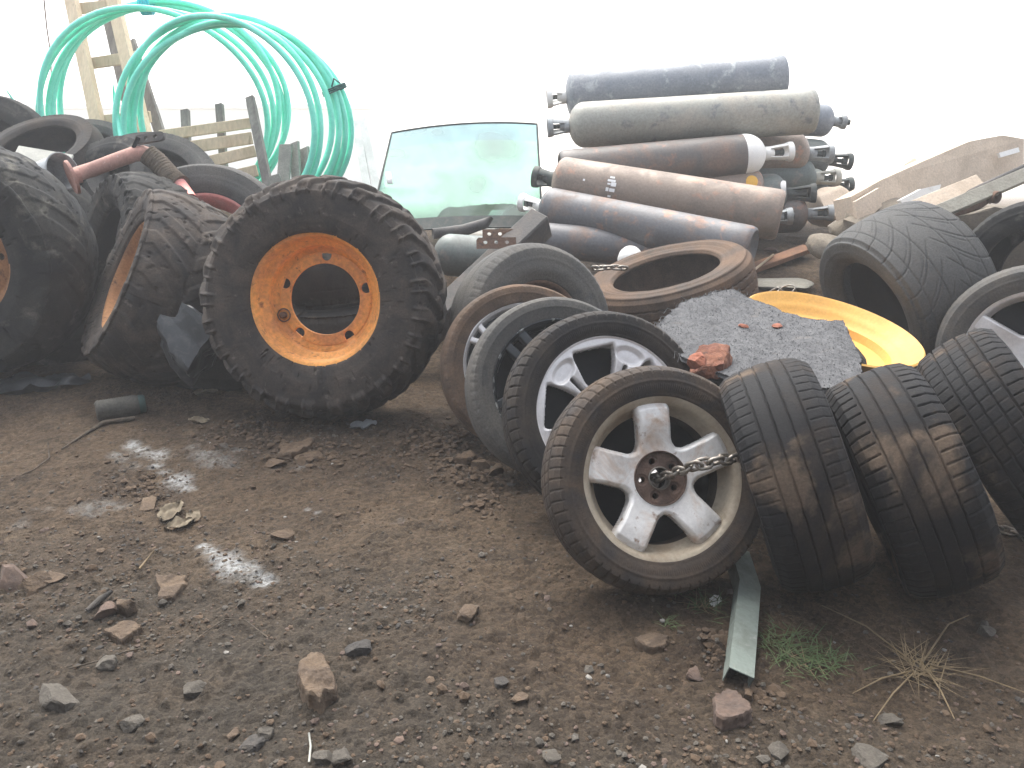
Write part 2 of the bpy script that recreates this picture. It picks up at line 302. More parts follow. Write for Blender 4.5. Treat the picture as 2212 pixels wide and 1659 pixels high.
# ------------------------------------------------------------------ ground
def axis_steps(parts):
    out = [np.array([parts[0][0]])]
    for a, b_, n, g in parts:
        t = np.linspace(0, 1, n + 1)[1:]
        out.append(a + (b_ - a) * (t ** g if g > 0 else 1 - (1 - t) ** (-g)))
    return np.concatenate(out)
LIME = []
for x0_, y0_, x1_, y1_, r_, a_, n_ in [(440, 1185, 572, 1248, .040, 1.0, 9), (470, 1205, 535, 1235, .05, .9, 4), (285, 965, 340, 985, .05, .8, 4), (335, 1015, 410, 1055, .045, .75, 5), (250, 990, 290, 1000, .05, .4, 3), (415, 970, 470, 1000, .08, .35, 3), (110, 1110, 240, 1105, .07, .45, 4), (490, 965, 520, 972, .06, .35, 2), (665, 1106, 685, 1110, .02, .8, 2), (600, 1012, 650, 1008, .05, .3, 2), (60, 1140, 110, 1130, .09, .3, 2), (800, 1140, 850, 1135, .05, .3, 2)]:
    for q_ in range(n_): LIME.append((x0_ + (x1_ - x0_) * q_ / max(1, n_ - 1), y0_ + (y1_ - y0_) * q_ / max(1, n_ - 1) + ((q_ * 37) % 11 - 5), r_ * (.7 + .6 * ((q_ * 53) % 10) / 10), a_))
DARK = [(560, 940, .30, .9), (700, 960, .22, .8), (930, 960, .25, .9), (1010, 1010, .22, .9), (300, 1060, .22, .6), (620, 920, .22, .7), (1560, 1180, .3, .6), (1150, 1440, .35, .35), (1530, 1420, .12, .9), (250, 1180, .2, .35), (430, 850, .4, .4), (820, 1000, .2, .5), (1640, 1500, .06, .7)]
LIMEW = [(G(px, py), r, a) for px, py, r, a in LIME]; DARKW = [(G(px, py), r, a) for px, py, r, a in DARK]
def ground_masks(x, y):
    nz = 0.5 + 1.3 * fbm(x * 9, y * 9, 4, 31); lime = np.zeros_like(x); dark = np.zeros_like(x)
    for g, r, a in LIMEW:
        lime = np.maximum(lime, a * np.exp(-((x - g.x) ** 2 + (y - g.y) ** 2) / (r * r)))
    for g, r, a in DARKW:
        dark = np.maximum(dark, a * np.exp(-((x - g.x) ** 2 + (y - g.y) ** 2) / (r * r)))
    lime = np.clip(lime * 1.35 - 0.55 * (1 - np.clip(nz + 0.25, 0, 1)) - 0.12, 0, 1); dark = np.clip(dark * 1.3 - 0.5 * (1 - np.clip(nz + .3, 0, 1)), 0, 1)
    grav = np.clip(sstep(2.75, 1.8, y) * sstep(0.5, -0.5, x + 0.3 * fbm(x * 2, y * 2, 3, 8)) + 0.7 * sstep(1.85, 1.5, y + .3 * fbm(x * 2, y * 2, 3, 9)), 0, 1)
    return lime, grav, dark
def hfine(x, y, grav=None, dark=None):
    if grav is None: _, grav, dark = ground_masks(x, y)
    near = sstep(9, 5, y)
    a = 0.016 * fbm(x * 5, y * 5, 3, 41) + 0.010 * fbm(x * 17, y * 17, 3, 42)
    b = np.maximum(0, vnoise(x * 38, y * 38, 43) - 0.05) * (0.016 + 0.024 * dark + 0.012 * grav) + np.maximum(0, vnoise(x * 80, y * 80, 44)) * (0.011 + 0.009 * dark + .006 * grav)
    return near * (a + b)
xs = axis_steps([(-300, -12, 14, -2), (-12, -2.6, 40, -1), (-2.6, 2.6, 600, 1), (2.6, 12, 40, 1), (12, 300, 14, 2)])
ys = axis_steps([(-30, 0.9, 14, -1), (0.9, 3.8, 400, 1), (3.8, 7, 110, 1), (7, 16, 25, 1), (16, 600, 18, 2)])
X, Y = np.meshgrid(xs, ys); LM, GV, DK = ground_masks(X, Y)
Z = hbase(X, Y) + hfine(X, Y, GV, DK)
gb = B(); gb.grid(np.stack([X, Y, Z], -1))
M_ground = bpy.data.materials.new("yard_soil"); M_ground.use_nodes = True
def ground_material(m):
    t = m.node_tree; N = t.nodes; L = t.links; N.clear()
    out = N.new("ShaderNodeOutputMaterial"); p = N.new("ShaderNodeBsdfPrincipled"); L.new(p.outputs[0], out.inputs[0]); p.inputs['Roughness'].default_value = 0.95
    p.inputs['Specular IOR Level'].default_value = 0.25
    tc = N.new("ShaderNodeTexCoord"); V = tc.outputs['Object']
    at = N.new("ShaderNodeVertexColor"); at.layer_name = "soil"; sp = N.new("ShaderNodeSeparateColor"); L.new(at.outputs[0], sp.inputs[0])
    def noise(s, d=6, r=.62):
        n = N.new("ShaderNodeTexNoise"); n.inputs['Scale'].default_value = s; n.inputs['Detail'].default_value = d; n.inputs['Roughness'].default_value = r; L.new(V, n.inputs[0]); return n.outputs[0]
    def rng(v, a, b, c=0., d=1.):
        r = N.new("ShaderNodeMapRange"); r.inputs[1].default_value = a; r.inputs[2].default_value = b; r.inputs[3].default_value = c; r.inputs[4].default_value = d; L.new(v, r.inputs[0]); return r.outputs[0]
    def mix(f, a, b, mode='MIX'):
        x = N.new("ShaderNodeMix"); x.data_type = 'RGBA'; x.blend_type = mode
        if isinstance(f, float): x.inputs[0].default_value = f
        else: L.new(f, x.inputs[0])
        for s, c in ((x.inputs[6], a), (x.inputs[7], b)):
            if isinstance(c, tuple): s.default_value = (*c, 1)
            else: L.new(c, s)
        return x.outputs[2]
    def mul(a, b):
        x = N.new("ShaderNodeMath"); x.operation = 'MULTIPLY'; L.new(a, x.inputs[0]); L.new(b, x.inputs[1]); return x.outputs[0]
    c = mix(rng(noise(1.6), .35, .65), (0.049, 0.034, 0.022), (0.086, 0.060, 0.038))
    c = mix(rng(noise(7), .5, .72), c, (0.039, 0.028, 0.019))
    c = mix(rng(noise(13), .55, .75), c, (0.102, 0.075, 0.049))
    c = mix(mul(sp.outputs[1], rng(noise(4), .3, .6, .45, 1.)), c, (0.043, 0.036, 0.028))
    c = mix(mul(sp.outputs[2], rng(noise(16), .3, .6, .4, 1.)), c, (0.036, 0.026, 0.019))
    vo = N.new("ShaderNodeTexVoronoi"); vo.inputs['Scale'].default_value = 85; L.new(V, vo.inputs[0])
    hs = N.new("ShaderNodeSeparateColor"); L.new(vo.outputs['Color'], hs.inputs[0])
    g = N.new("ShaderNodeCombineColor"); q = rng(hs.outputs[0], 0, 1, 0.68, 1.35); [L.new(q, g.inputs[i]) for i in range(3)]
    c = mix(1.0, c, g.outputs[0], 'MULTIPLY')
    g2 = N.new("ShaderNodeCombineColor"); q2 = rng(noise(190, 4, .7), .3, .7, .6, 1.45); [L.new(q2, g2.inputs[i]) for i in range(3)]
    c = mix(1.0, c, g2.outputs[0], 'MULTIPLY')
    lm = mul(sp.outputs[0], rng(noise(60, 6, .7), .36, .58, .1, 1.))
    c = mix(lm, c, (0.36, 0.37, 0.365))
    # pale tone further back paints in the sunlit, overexposed yard
    sx = N.new("ShaderNodeSeparateXYZ"); L.new(V, sx.inputs[0])
    c = mix(rng(sx.outputs[1], 7.2, 9.2), c, (0.72, 0.68, 0.62))
    L.new(c, p.inputs['Base Color'])
    b1 = N.new("ShaderNodeBump"); b1.inputs['Strength'].default_value = .9; b1.inputs['Distance'].default_value = .009; L.new(noise(120, 8, .7), b1.inputs['Height'])
    b2 = N.new("ShaderNodeBump"); b2.inputs['Strength'].default_value = .5; b2.inputs['Distance'].default_value = .006; b2.invert = True; L.new(vo.outputs['Distance'], b2.inputs['Height']); L.new(b1.outputs[0], b2.inputs['Normal'])
    L.new(b2.outputs[0], p.inputs['Normal'])
ground_material(M_ground)
go = gb.build("ground", M_ground, kind='structure')
ca = go.data.color_attributes.new("soil", 'FLOAT_COLOR', 'POINT')
ca.data.foreach_set('color', np.stack([LM, GV, DK, np.ones_like(LM)], -1).ravel())
def GH(px, py):
    p = G(px, py); p.z += float(hfine(np.array([p.x]), np.array([p.y]))[0]); return p

# ------------------------------------------------------------------ tyres
def catmull(pts, n):
    p = np.asarray(pts, float); p = np.vstack([2 * p[0] - p[1], p, 2 * p[-1] - p[-2]]); o = []
    for i in range(1, len(p) - 2):
        t = np.linspace(0, 1, n, endpoint=False)[:, None]
        o.append(0.5 * ((2 * p[i]) + (-p[i - 1] + p[i + 1]) * t + (2 * p[i - 1] - 5 * p[i] + 4 * p[i + 1] - p[i + 2]) * t ** 2 + (-p[i - 1] + 3 * p[i] - 3 * p[i + 1] + p[i + 2]) * t ** 3))
    return np.vstack(o + [p[-2:-1]])
def tyre_profile(R, w, r, square=0.5, nt_=72, crown=0.012, bulge=.5, tw=.80):
    h = R - r; hw = w / 2; tw = hw * tw
    sw = catmull([(r, hw * .80), (r + .05 * h, hw * .86), (r + .25 * h, hw * (.86 + .14 * bulge * 1.6)), (r + .5 * h, hw), (r + .74 * h, hw * .985), (R - h * .13 - crown * .8, hw * (.90 + .06 * square)), (R - crown, tw)], 7)[:-1]
    u = np.linspace(1, -1, nt_); tread = np.stack([R - crown * np.abs(u) ** 2.2, u * tw], -1)
    us = np.concatenate([1 + (R - crown - sw[:, 0]) / h, u, -(1 + (R - crown - sw[::-1, 0]) / h)])
    outer = np.vstack([sw, tread, sw[::-1] * [1, -1]])
    inner = catmull([(r + .004, -hw * .72), (r + .3 * h, -hw * .86), (R - .24 * h, -hw * .80), (R - .2 * h, 0), (R - .24 * h, hw * .80), (r + .3 * h, hw * .86), (r + .004, hw * .72)], 4)
    return outer, us, inner
def tyre(R, w, r, disp, seg=420, square=.5, nt_=72, crown=.012, bulge=.5, tw=.80, sag=0.0, seed=1):
    outer, us, inner = tyre_profile(R, w, r, square, nt_, crown, bulge, tw)
    d = np.gradient(outer, axis=0); nrm = np.stack([-d[:, 1], d[:, 0]], -1); nrm /= np.linalg.norm(nrm, axis=1)[:, None] + 1e-9
    if nrm[len(nrm) // 2, 0] < 0: nrm = -nrm
    th = np.linspace(0, 2 * np.pi, seg, endpoint=False)
    TH, U = np.meshgrid(th, us, indexing='ij'); D = disp(TH, U)
    D = D + 0.0035 * R / .33 * fbm(TH * 6 / np.pi * 1.0, U * 1.7 + 5, 3, seed)
    rr = outer[None, :, 0] + nrm[None, :, 0] * D; zz = outer[None, :, 1] + nrm[None, :, 1] * D
    ri = np.repeat(inner[None, :, 0], seg, 0); zi = np.repeat(inner[None, :, 1], seg, 0)
    rr = np.concatenate([rr, ri], 1); zz = np.concatenate([zz, zi], 1)
    T = th[:, None]
    V = np.stack([rr * np.cos(T), rr * np.sin(T), zz], -1)
    b = B(); b.grid(V, True, True); return b
def band(x, c, hw, soft): return 1 - sstep(hw - soft, hw + soft, np.abs(x - c))
def saw(x): return x - np.floor(x)
def d_car(grooves=(-.58, -.2, .2, .58), N=70, gw=.030, gd=.008, sip=.005, slope=.25, mid=.002, ring=True, shoulder=(.62, 1.22)):
    def f(T, U):
        D = np.zeros_like(T); a = np.abs(U)
        for g in grooves: D -= gd * band(U, g + .004 * np.sin(T * 40), gw, .010)
        ph = saw(T * N / (2 * np.pi) + slope * a * np.sign(U) + (U > 0) * .37)
        wear = 0.55 + 0.9 * np.clip(fbm(T * 4, U * 3, 3, 7) + .3, 0, 1)
        D -= sip * wear * band(ph, .5, .075, .035) * sstep(shoulder[0], shoulder[0] + .05, a) * (1 - sstep(shoulder[1] - .06, shoulder[1], a))
        ph2 = saw(T * N / (2 * np.pi) + .6 * U); D -= mid * band(ph2, .5, .07, .05) * (1 - sstep(.5, .55, a))
        if ring: D += .0007 * np.sin(T * 260) * band(a, 1.6, .07, .02) + .0022 * band(a, 1.42, .035, .02) + .0018 * band(a, 1.84, .03, .02)
        return D
    return f
def d_smooth(T, U):
    a = np.abs(U); return -.003 * band(a, .5, .02, .02) + .002 * band(a, 1.4, .03, .02) - .0025 * band(saw(T * 60 / (2 * np.pi)), .5, .08, .05) * sstep(.9, 1., a) * (1 - sstep(1.15, 1.25, a))
def d_vdir(T, U):
    D = np.zeros_like(T); a = np.abs(U)
    for g in (-.78, -.3, .3, .78): D -= .005 * band(U, g, .012, .014)
    c = 1.25 * np.sin(np.clip(a, 0, 1.1) * 1.45)
    ph = saw(T * 22 / (2 * np.pi) + c * 1.6); D -= .005 * band(ph, .5, .028, .028) * sstep(.04, .1, a) * (1 - sstep(1.12, 1.2, a))
    ph = saw(T * 22 / (2 * np.pi) + c * 1.6 + .5 + .25 * np.sign(U)); D -= .004 * band(ph, .5, .018, .024) * sstep(.34, .4, a) * (1 - sstep(.74, .8, a))
    return D + .002 * band(a, 1.4, .03, .02)
def d_truck(T, U):
    D = np.zeros_like(T); a = np.abs(U); zig = np.abs(saw(T * 56 / (2 * np.pi)) - .5) * 4 - 1
    for g in (-.62, -.22, .22, .62): D -= .010 * band(U, g + .03 * zig, .03, .025)
    return D + .004 * band(a, 1.16, .04, .02) + .004 * band(a, 1.4, .03, .02) - .004 * band(a, 1.55, .02, .02) + .005 * band(a, 1.82, .05, .02)
def d_lug(N=22, H=.034, slope=1.05, wide=.27, over=.5, seed=3, notch=True):
    def f(T, U):
        a = np.abs(U); s = np.sign(U); ph = T * N / (2 * np.pi) + slope * (1 - np.minimum(a, 1.02)) * 1.0 + (s > 0) * .5
        k = np.floor(ph); x = saw(ph) - .5
        rnd = .75 + .5 * _hash(k.astype(np.int64) % N, (s > 0).astype(np.int64), seed)
        wd = wide * (1 - .12 * (1 - np.minimum(a, 1)))
        lug = band(x, 0, wd, .055) * sstep(.03, .10, a) * (1 - sstep(1 + over * .75 * rnd, 1 + over * .98 * rnd, a))
        worn = .8 + .45 * fbm(T * 5, U * 3, 3, seed)
        D = H * lug * worn * (1 - .35 * sstep(1.0, 1.0 + over, a))
        if notch: D -= .010 * band(x, 0, .15, .03) * band(a, 1.0 + over * .55, .1, .03) * lug
        D -= .004 * band(a, 1.62, .012, .012) - .003 * band(a, 1.78, .05, .02)
        cut = np.maximum(0, fbm(T * 22, U * 9, 3, seed + 9) - .32); return D - .03 * cut
    return f
# rims -------------------------------------------------------------
def smin(a, b, k): h = np.clip(.5 + .5 * (b - a) / k, 0, 1); return b * (1 - h) + a * h - k * h * (1 - h)
def smax(a, b, k): return -smin(-a, -b, k)
def plate(b, r0, r1, sdf, ztop, thick, nr=90, nt_=720, bevel=.012, m=0, drop=None):
    r = np.linspace(r0, r1, nr + 1); t = np.linspace(0, 2 * np.pi, nt_, endpoint=False)
    Rr, T = np.meshgrid(r, t, indexing='ij'); S = sdf(Rr, T)
    zt = ztop(Rr, T) - (drop if drop else bevel) * np.clip(1 - S / bevel, 0, 1.6) ** 2
    Vt = np.stack([Rr * np.cos(T), Rr * np.sin(T), zt], -1); Vb = np.stack([Rr * np.cos(T), Rr * np.sin(T), ztop(Rr, T) - thick], -1)
    rc = (r[:-1] + r[1:]) / 2; tc = t + (t[1] - t[0]) / 2; RC, TC = np.meshgrid(rc, tc, indexing='ij'); K = sdf(RC, TC) > 0
    n = nt_; I = lambda i, j: i * n + (j % n); off = (nr + 1) * n
    F = []; ii, jj = np.nonzero(K); 
    a0, a1, a2, a3 = I(ii, jj), I(ii + 1, jj), I(ii + 1, jj + 1), I(ii, jj + 1)
    F.append(np.stack([a0, a1, a2, a3], -1)); F.append(np.stack([a3, a2, a1, a0], -1) + off)
    Kp = np.pad(K, ((1, 1), (0, 0)))
    def wall(mask, p, q):
        i, j = np.nonzero(mask); u, v = p(i, j), q(i, j); F.append(np.stack([u, v, v + off, u + off], -1))
    wall(K & ~Kp[:-2], lambda i, j: I(i, j), lambda i, j: I(i, j + 1)); wall(K & ~Kp[2:], lambda i, j: I(i + 1, j + 1), lambda i, j: I(i + 1, j))
    wall(K & ~np.roll(K, 1, 1), lambda i, j: I(i + 1, j), lambda i, j: I(i, j)); wall(K & ~np.roll(K, -1, 1), lambda i, j: I(i, j + 1), lambda i, j: I(i + 1, j + 1))
    F = np.concatenate(F); used = np.unique(F); mp = -np.ones(2 * off, int); mp[used] = np.arange(len(used))
    V = np.concatenate([Vt.reshape(-1, 3), Vb.reshape(-1, 3)])[used]; b.add(V, mp[F].tolist(), m)
def sect(T, N, ph=0.0):
    s = 2 * np.pi / N; return (T - ph + s / 2) % s - s / 2
def barrel(b, r, w, lip=.016, depth=None, m=0, mi=0):
    """rim lip and barrel, front at +z"""
    z = w * .42; d = depth or w * .84
    prof = [(r + .004, z - .012), (r + .010, z - .002), (r + .008, z + .006), (r - .001, z + .006), (r - lip * .55, z - .001), (r - lip, z - .012), (r - lip * 1.15, z - .035), (r - lip * 2.0, z - .06), (r - lip * 2.1, z - d * .75), (r - lip, z - d * .9), (r - lip * .4, z - d + .004), (r + .010, z - d), (r + .006, z - d + .016), (r - lip * .2, z - d * .88), (r - lip * 1.2, z - d * .72), (r - lip * 1.2, z - .06), (r - lip * .2, z - .03)]
    if mi == m: b.lathe(prof, 160, True, m)
    else: b.lathe(prof[:8], 160, False, m); b.lathe(prof[7:] + prof[:1], 160, False, mi)
def wheel_place(px, py, n, R, w, sink=0.0, depth=None):
    n = Vector(n).normalized(); ext = R * math.sqrt(max(0, 1 - n.z ** 2)) + w / 2 * .8 * abs(n.z)
    if depth is None:
        lo, hi = .8, 9.0
        for _ in range(40):
            m_ = (lo + hi) / 2; p = P(px, py, m_)
            if p.z > float(hbase(p.x, p.y)) + ext - sink: lo = m_
            else: hi = m_
        depth = (lo + hi) / 2
    c = P(px, py, depth); return c, Vector((c.x, c.y, c.z - ext))
def wheel_root(name, px, py, n, R, w, label, cat, group=None, roll=0, sink=0.0, depth=None):
    c, base = wheel_place(px, py, n, R, w, sink, depth)
    root = thing(name, base, label, cat, group); M = Matrix.Translation(c - base) @ axis_frame(n, roll); root['c'] = 0
    del root['c']; return root, M, c
GT = "tyres and wheels dumped in the yard"
# ------------------------------------------------------------------ the row of car wheels
# silver five-spoke wheel in front
n = nvec(11, 27); root, M, C1 = wheel_root("car_wheel", 1412, 1034, n, .318, .205, "front wheel with five wide scratched silver spokes and a chain through its hub", "wheel", GT, roll=R_(2), sink=.015)
RW1 = (root, M)
tyre(.318, .205, .226, d_car(N=64), seed=2, seg=900, nt_=110).build("tyre", M_rub_brown, root, M)
b = B(); barrel(b, .226, .185, lip=.022, mi=1); b.build("rim", [M_alloy_tan, M_rub_brown], root, M, sharp=40)  # inner barrel coloured dark to paint in shade behind the spokes
r1 = .220
def s1(r, t):
    a = sect(t, 5, np.pi / 2); x = r * np.cos(a); y = np.abs(r * np.sin(a))
    hw = .047 + .004 * sstep(.15, .215, x) ; sp = hw - y
    return smax(smax(sp, .098 - r, .022), r - .2185, .004)
zt1 = lambda r, t: .058 + .020 * sstep(.075, .17, r) - .010 * sstep(.19, .21, r)
b = B(); plate(b, .073, r1, s1, zt1, .045, bevel=.012); b.build("spokes", M_alloy, root, M, sharp=45)
def sh(r, t):
    a = sect(t, 5, R_(106)); d = np.hypot(r * np.cos(a) - .050, r * np.sin(a)); return np.minimum(d - .0085, r - .031)
b = B(); plate(b, .030, .0728, sh, lambda r, t: .048 + 0 * r - .004 * band(np.hypot(r * np.cos(sect(t, 5, R_(106))) - .05, r * np.sin(sect(t, 5, R_(106)))), 0, .015, .003), .030, nr=40, nt_=360, bevel=.002)
b.lathe([(.0728, .060), (.075, .062), (.0765, .058), (.0728, .030)], 96, True); b.build("hub", M_hubrust, root, M, sharp=35)
b = B(); b.lathe([(.205, -.040), (.19, -.052), (.10, -.060), (.036, -.045), (.036, -.050), (.10, -.066), (.19, -.058)], 96, True); b.build("shade_disc", M_hole_black, root, M)  # black disc added to darken the gaps between spokes, not a wheel part
b = B(); b.lathe([(.028, .050), (.0305, .053), (.033, .050), (.0325, .02), (.028, .02)], 64, True); b.build("center_ring", M_steel, root, M)
# second: Y spokes, bright with dark windows
n = nvec(12, 27); root, M, C2 = wheel_root("car_wheel", 1303, 893, n, .340, .205, "wheel with bright branching Y spokes and dark windows, just behind the five-spoke wheel", "wheel", GT, roll=R_(63), sink=.01)
tyre(.340, .205, .247, d_car(N=58, sip=.006), seed=3, seg=900, nt_=110).build("tyre", M_rub_mid, root, M)
b = B(); barrel(b, .247, .185, lip=.012); b.build("rim", M_alloy_bright, root, M, sharp=40)
def s2(r, t):
    a = sect(t, 5, np.pi / 5); x = r * np.cos(a); y = np.abs(r * np.sin(a))
    win = smax(smax(y - (.045 + .30 * (x - .09)), x - .214, .022), .088 - x, .03); win = smax(win, y - .080, .02)
    a2 = sect(t, 5, 0.0); x2 = r * np.cos(a2); y2 = np.abs(r * np.sin(a2)); slot = smax(smax(y2 - .0075, x2 - .165, .006), .065 - x2, .006)
    return np.minimum(win, slot)
def z2(r, t):
    a2 = sect(t, 5, 0.0); x2 = r * np.cos(a2); y2 = np.abs(r * np.sin(a2))
    scoop = .014 * (1 - sstep(.6, 1.0, np.hypot((x2 - .196) / .032, y2 / .058)))
    return .052 + .024 * sstep(.06, .2, r) - scoop
b = B(); plate(b, .03, .241, s2, z2, .05, bevel=.007, drop=.006); b.build("spokes", M_alloy_bright, root, M, sharp=45)
b = B(); b.lathe([(.225, -.005), (.12, .0), (.1, .012), (.0, .012)], 96); b.build("backing", M_hole_black, root, M)  # black slot inserts, and painted shade behind the windows
for k in range(5):
    b = B(); a = R_(36 + 72 * k); b.lathe([(0, .03), (.009, .03), (.011, .026), (.011, .01)], 10, M=Matrix.Translation((.10 * math.cos(a), .10 * math.sin(a), 0))); b.build("bolt", M_darksteel, root, M)
# third: black double spokes
n = nvec(10, 27); root, M, C3 = wheel_root("car_wheel", 1200, 838, n, .338, .19, "wheel with thin dark double spokes and a chipped silver rim edge, third in row", "wheel", GT, roll=R_(58), sink=.03)
tyre(.338, .19, .245, d_smooth, seed=4, bulge=.3).build("tyre", M_rub_grey, root, M)
b = B(); barrel(b, .245, .17, lip=.010)
b.build("rim", mat("chipped_black_lip", (.045, .05, .055), (.6, .6, .58), 22, .54, .62, rough=.4, metal=.3, fine=.1), root, M, sharp=40)
def s3(r, t):
    a = sect(t, 5, 0); x = r * np.cos(a); y = np.abs(r * np.sin(a)); sp = .017 - np.abs(y - (.027 + .05 * (x - .07)))
    return smax(smax(sp, .075 - r, .02), r - .232, .004)
b = B(); plate(b, .025, .236, s3, lambda r, t: .045 + .025 * sstep(.05, .2, r), .04, bevel=.006, drop=.008); b.build("spokes", M_alloy_black, root, M, sharp=45)
b = B(); b.lathe([(.228, -.02), (.12, -.01), (.0, .0)], 96); b.build("backing", M_hole_black, root, M)  # black disc paints in the shade behind the double spokes
# fourth: mostly hidden, silver triangles
n = nvec(9, 26); root, M, C4 = wheel_root("car_wheel", 1130, 793, n, .338, .18, "brown muddy car wheel, hindmost of the leaning row, with small silver rim triangles", "wheel", GT, roll=R_(24), sink=.05)
tyre(.338, .18, .25, d_smooth, seed=5, bulge=.3).build("tyre", M_rub_rust, root, M)
b = B(); barrel(b, .25, .16, lip=.010); b.build("rim", M_alloy_bright, root, M, sharp=40)
def s4(r, t):
    a = sect(t, 6, 0); x = r * np.cos(a); y = np.abs(r * np.sin(a)); return smax(smax(.012 - np.abs(y - .30 * np.maximum(x - .13, 0)), .07 - r, .02), r - .238, .004)
b = B(); plate(b, .025, .242, s4, lambda r, t: .042 + .026 * sstep(.05, .2, r), .04, bevel=.006); b.build("spokes", M_alloy_bright, root, M, sharp=45)
b = B(); b.lathe([(.236, .0), (.12, .0), (.0, .0)], 96); b.build("backing", M_alloy_black, root, M)
# grey truck tyre behind the row
n = nvec(28, 20); root, M, C5 = wheel_root("truck_tyre", 1148, 706, n, .36, .26, "faded grey van tyre with a rusty bead, standing behind the leaning row of car wheels", "tyre", GT, depth=3.72)
tyre(.36, .26, .19, d_smooth, seed=6, bulge=.6, tw=.72).build("tyre_body", M_rub_grey, root, M)
b = B(); b.lathe([(.192, .10), (.186, .105), (.175, .09), (.172, .04), (.16, .0), (.172, -.05), (.176, -.10)], 120); b.lathe([(.172, .03), (.14, .02), (.1, .035), (.0, .035)], 120); b.build("rim", M_rust, root, M)
# brown truck tyre lying flat
n = Vector((-.27, -.05, .96)); root, M, C6 = wheel_root("truck_tyre", 1447, 632, n, .435, .27, "red-brown muddy truck tyre lying flat with a chain over its edge", "tyre", GT, depth=4.35)
C6b = M
tyre(.435, .27, .27, d_truck, seed=7, bulge=.35, seg=480).build("tyre_body", M_rub_rust, root, M)
RW6 = (root, M)
# three tread-on car tyres
def car_tyre(px, py, n, R, w, lab, m, seed, depth=None, sink=0, r=.205, **k):
    root, M, c = wheel_root("car_tyre", px, py, n, R, w, lab, "tyre", GT, depth=depth, sink=sink)
    tyre(R, w, r, d_car(**k), seed=seed, seg=900, nt_=130).build("tyre_body", m, root, M); return root, M, c
nA = Vector((.90, -.10, .34)); A_ = car_tyre(1712, 1025, nA, .325, .25, "worn car tyre with brown mud on its tread, right beside the silver five-spoke wheel", M_rub_black, 11, sink=.01, N=66, sip=.0025, mid=0, gd=.0055, gw=.022)
nB = Vector((.85, -.12, .42)); B_ = car_tyre(1962, 1035, nB, .325, .25, "black car tyre with deep shoulder sipes, nearest the dry grass clump", M_rub_black, 12, sink=.01, N=60, sip=.007, mid=0, gd=.006, gw=.025)
nC = Vector((-.75, .22, -.61)); C_ = car_tyre(2178, 935, nC, .33, .25, "black car tyre leaning right at the edge, with a pink spot on its tread", M_rub_black, 13, depth=2.62, N=60, sip=.005)
# wheel at the far right
n = nvec(-32, 10); root, M, C8 = wheel_root("car_wheel", 2235, 765, n, .362, .22, "dusty brown car wheel with bright silver rim at the right edge, beside the wide tyre", "wheel", GT, depth=3.43, roll=R_(10))
tyre(.362, .22, .255, d_car(N=60, sip=.002), seed=14).build("tyre", M_rub_grey, root, M)
b = B(); barrel(b, .255, .20, lip=.018); b.build("rim", M_alloy_bright, root, M, sharp=40)
def s8(r, t):
    a = sect(t, 5, 0); x = r * np.cos(a); y = np.abs(r * np.sin(a)); return smax(smax(.034 - y, .08 - r, .02), r - .242, .004)
b = B(); plate(b, .03, .246, s8, lambda r, t: .03 + .05 * sstep(.05, .21, r), .05, bevel=.01); b.build("spokes", M_alloy_bright, root, M, sharp=45)
b = B(); b.lathe([(.23, -.03), (.0, -.02)], 96); b.build("backing", M_hole_black, root, M)  # black disc in place of the shade inside this rim
# wide directional tyre
n = nvec(-74, -24); root, M, C9 = wheel_root("wide_tyre", 1955, 627, n, .382, .42, "wide grey tyre with swept V tread and a dark open mouth, behind the yellow rim", "tyre", GT, depth=3.95)
tyre(.382, .42, .228, d_vdir, seed=15, seg=640, nt_=110, tw=.88, crown=.02).build("tyre_body", M_rub_cool, root, M)
b = B(); b.lathe([(.229, .12), (.216, .10), (.205, .02), (.1, .0), (0, .01)], 96); b.build("rim", M_hole_black, root, M)  # black disc added inside so the tyre's mouth goes dark, not a rim
# tyre behind it
n = nvec(-50, 10); root, M, c = wheel_root("car_tyre", 2250, 600, n, .36, .30, "plain dark tyre at the right edge behind the wide tyre", "tyre", GT, depth=3.95)
tyre(.36, .30, .22, d_smooth, seed=16).build("tyre_body", M_rub_dark, root, M)
# two flat tyres that carry the carpet and the yellow rim
for k, (px, py, d, zz, lab) in enumerate([(1690, 745, 3.32, .14, "tyre lying flat on the ground under the grey carpet"), (1685, 745, 3.32, .345, "tyre lying flat directly under the grey carpet, on another flat tyre")]):
    c = P(px, py, d); c.z = float(hbase(c.x, c.y)) + zz - .035
    root = thing("car_tyre", c - Vector((0, 0, .1)), lab, "tyre", GT); tyre(.33, .2, .21, d_car(N=60), seg=200, seed=20 + k).build("tyre_body", M_rub_dark, root, Matrix.Translation((0, 0, .1)))
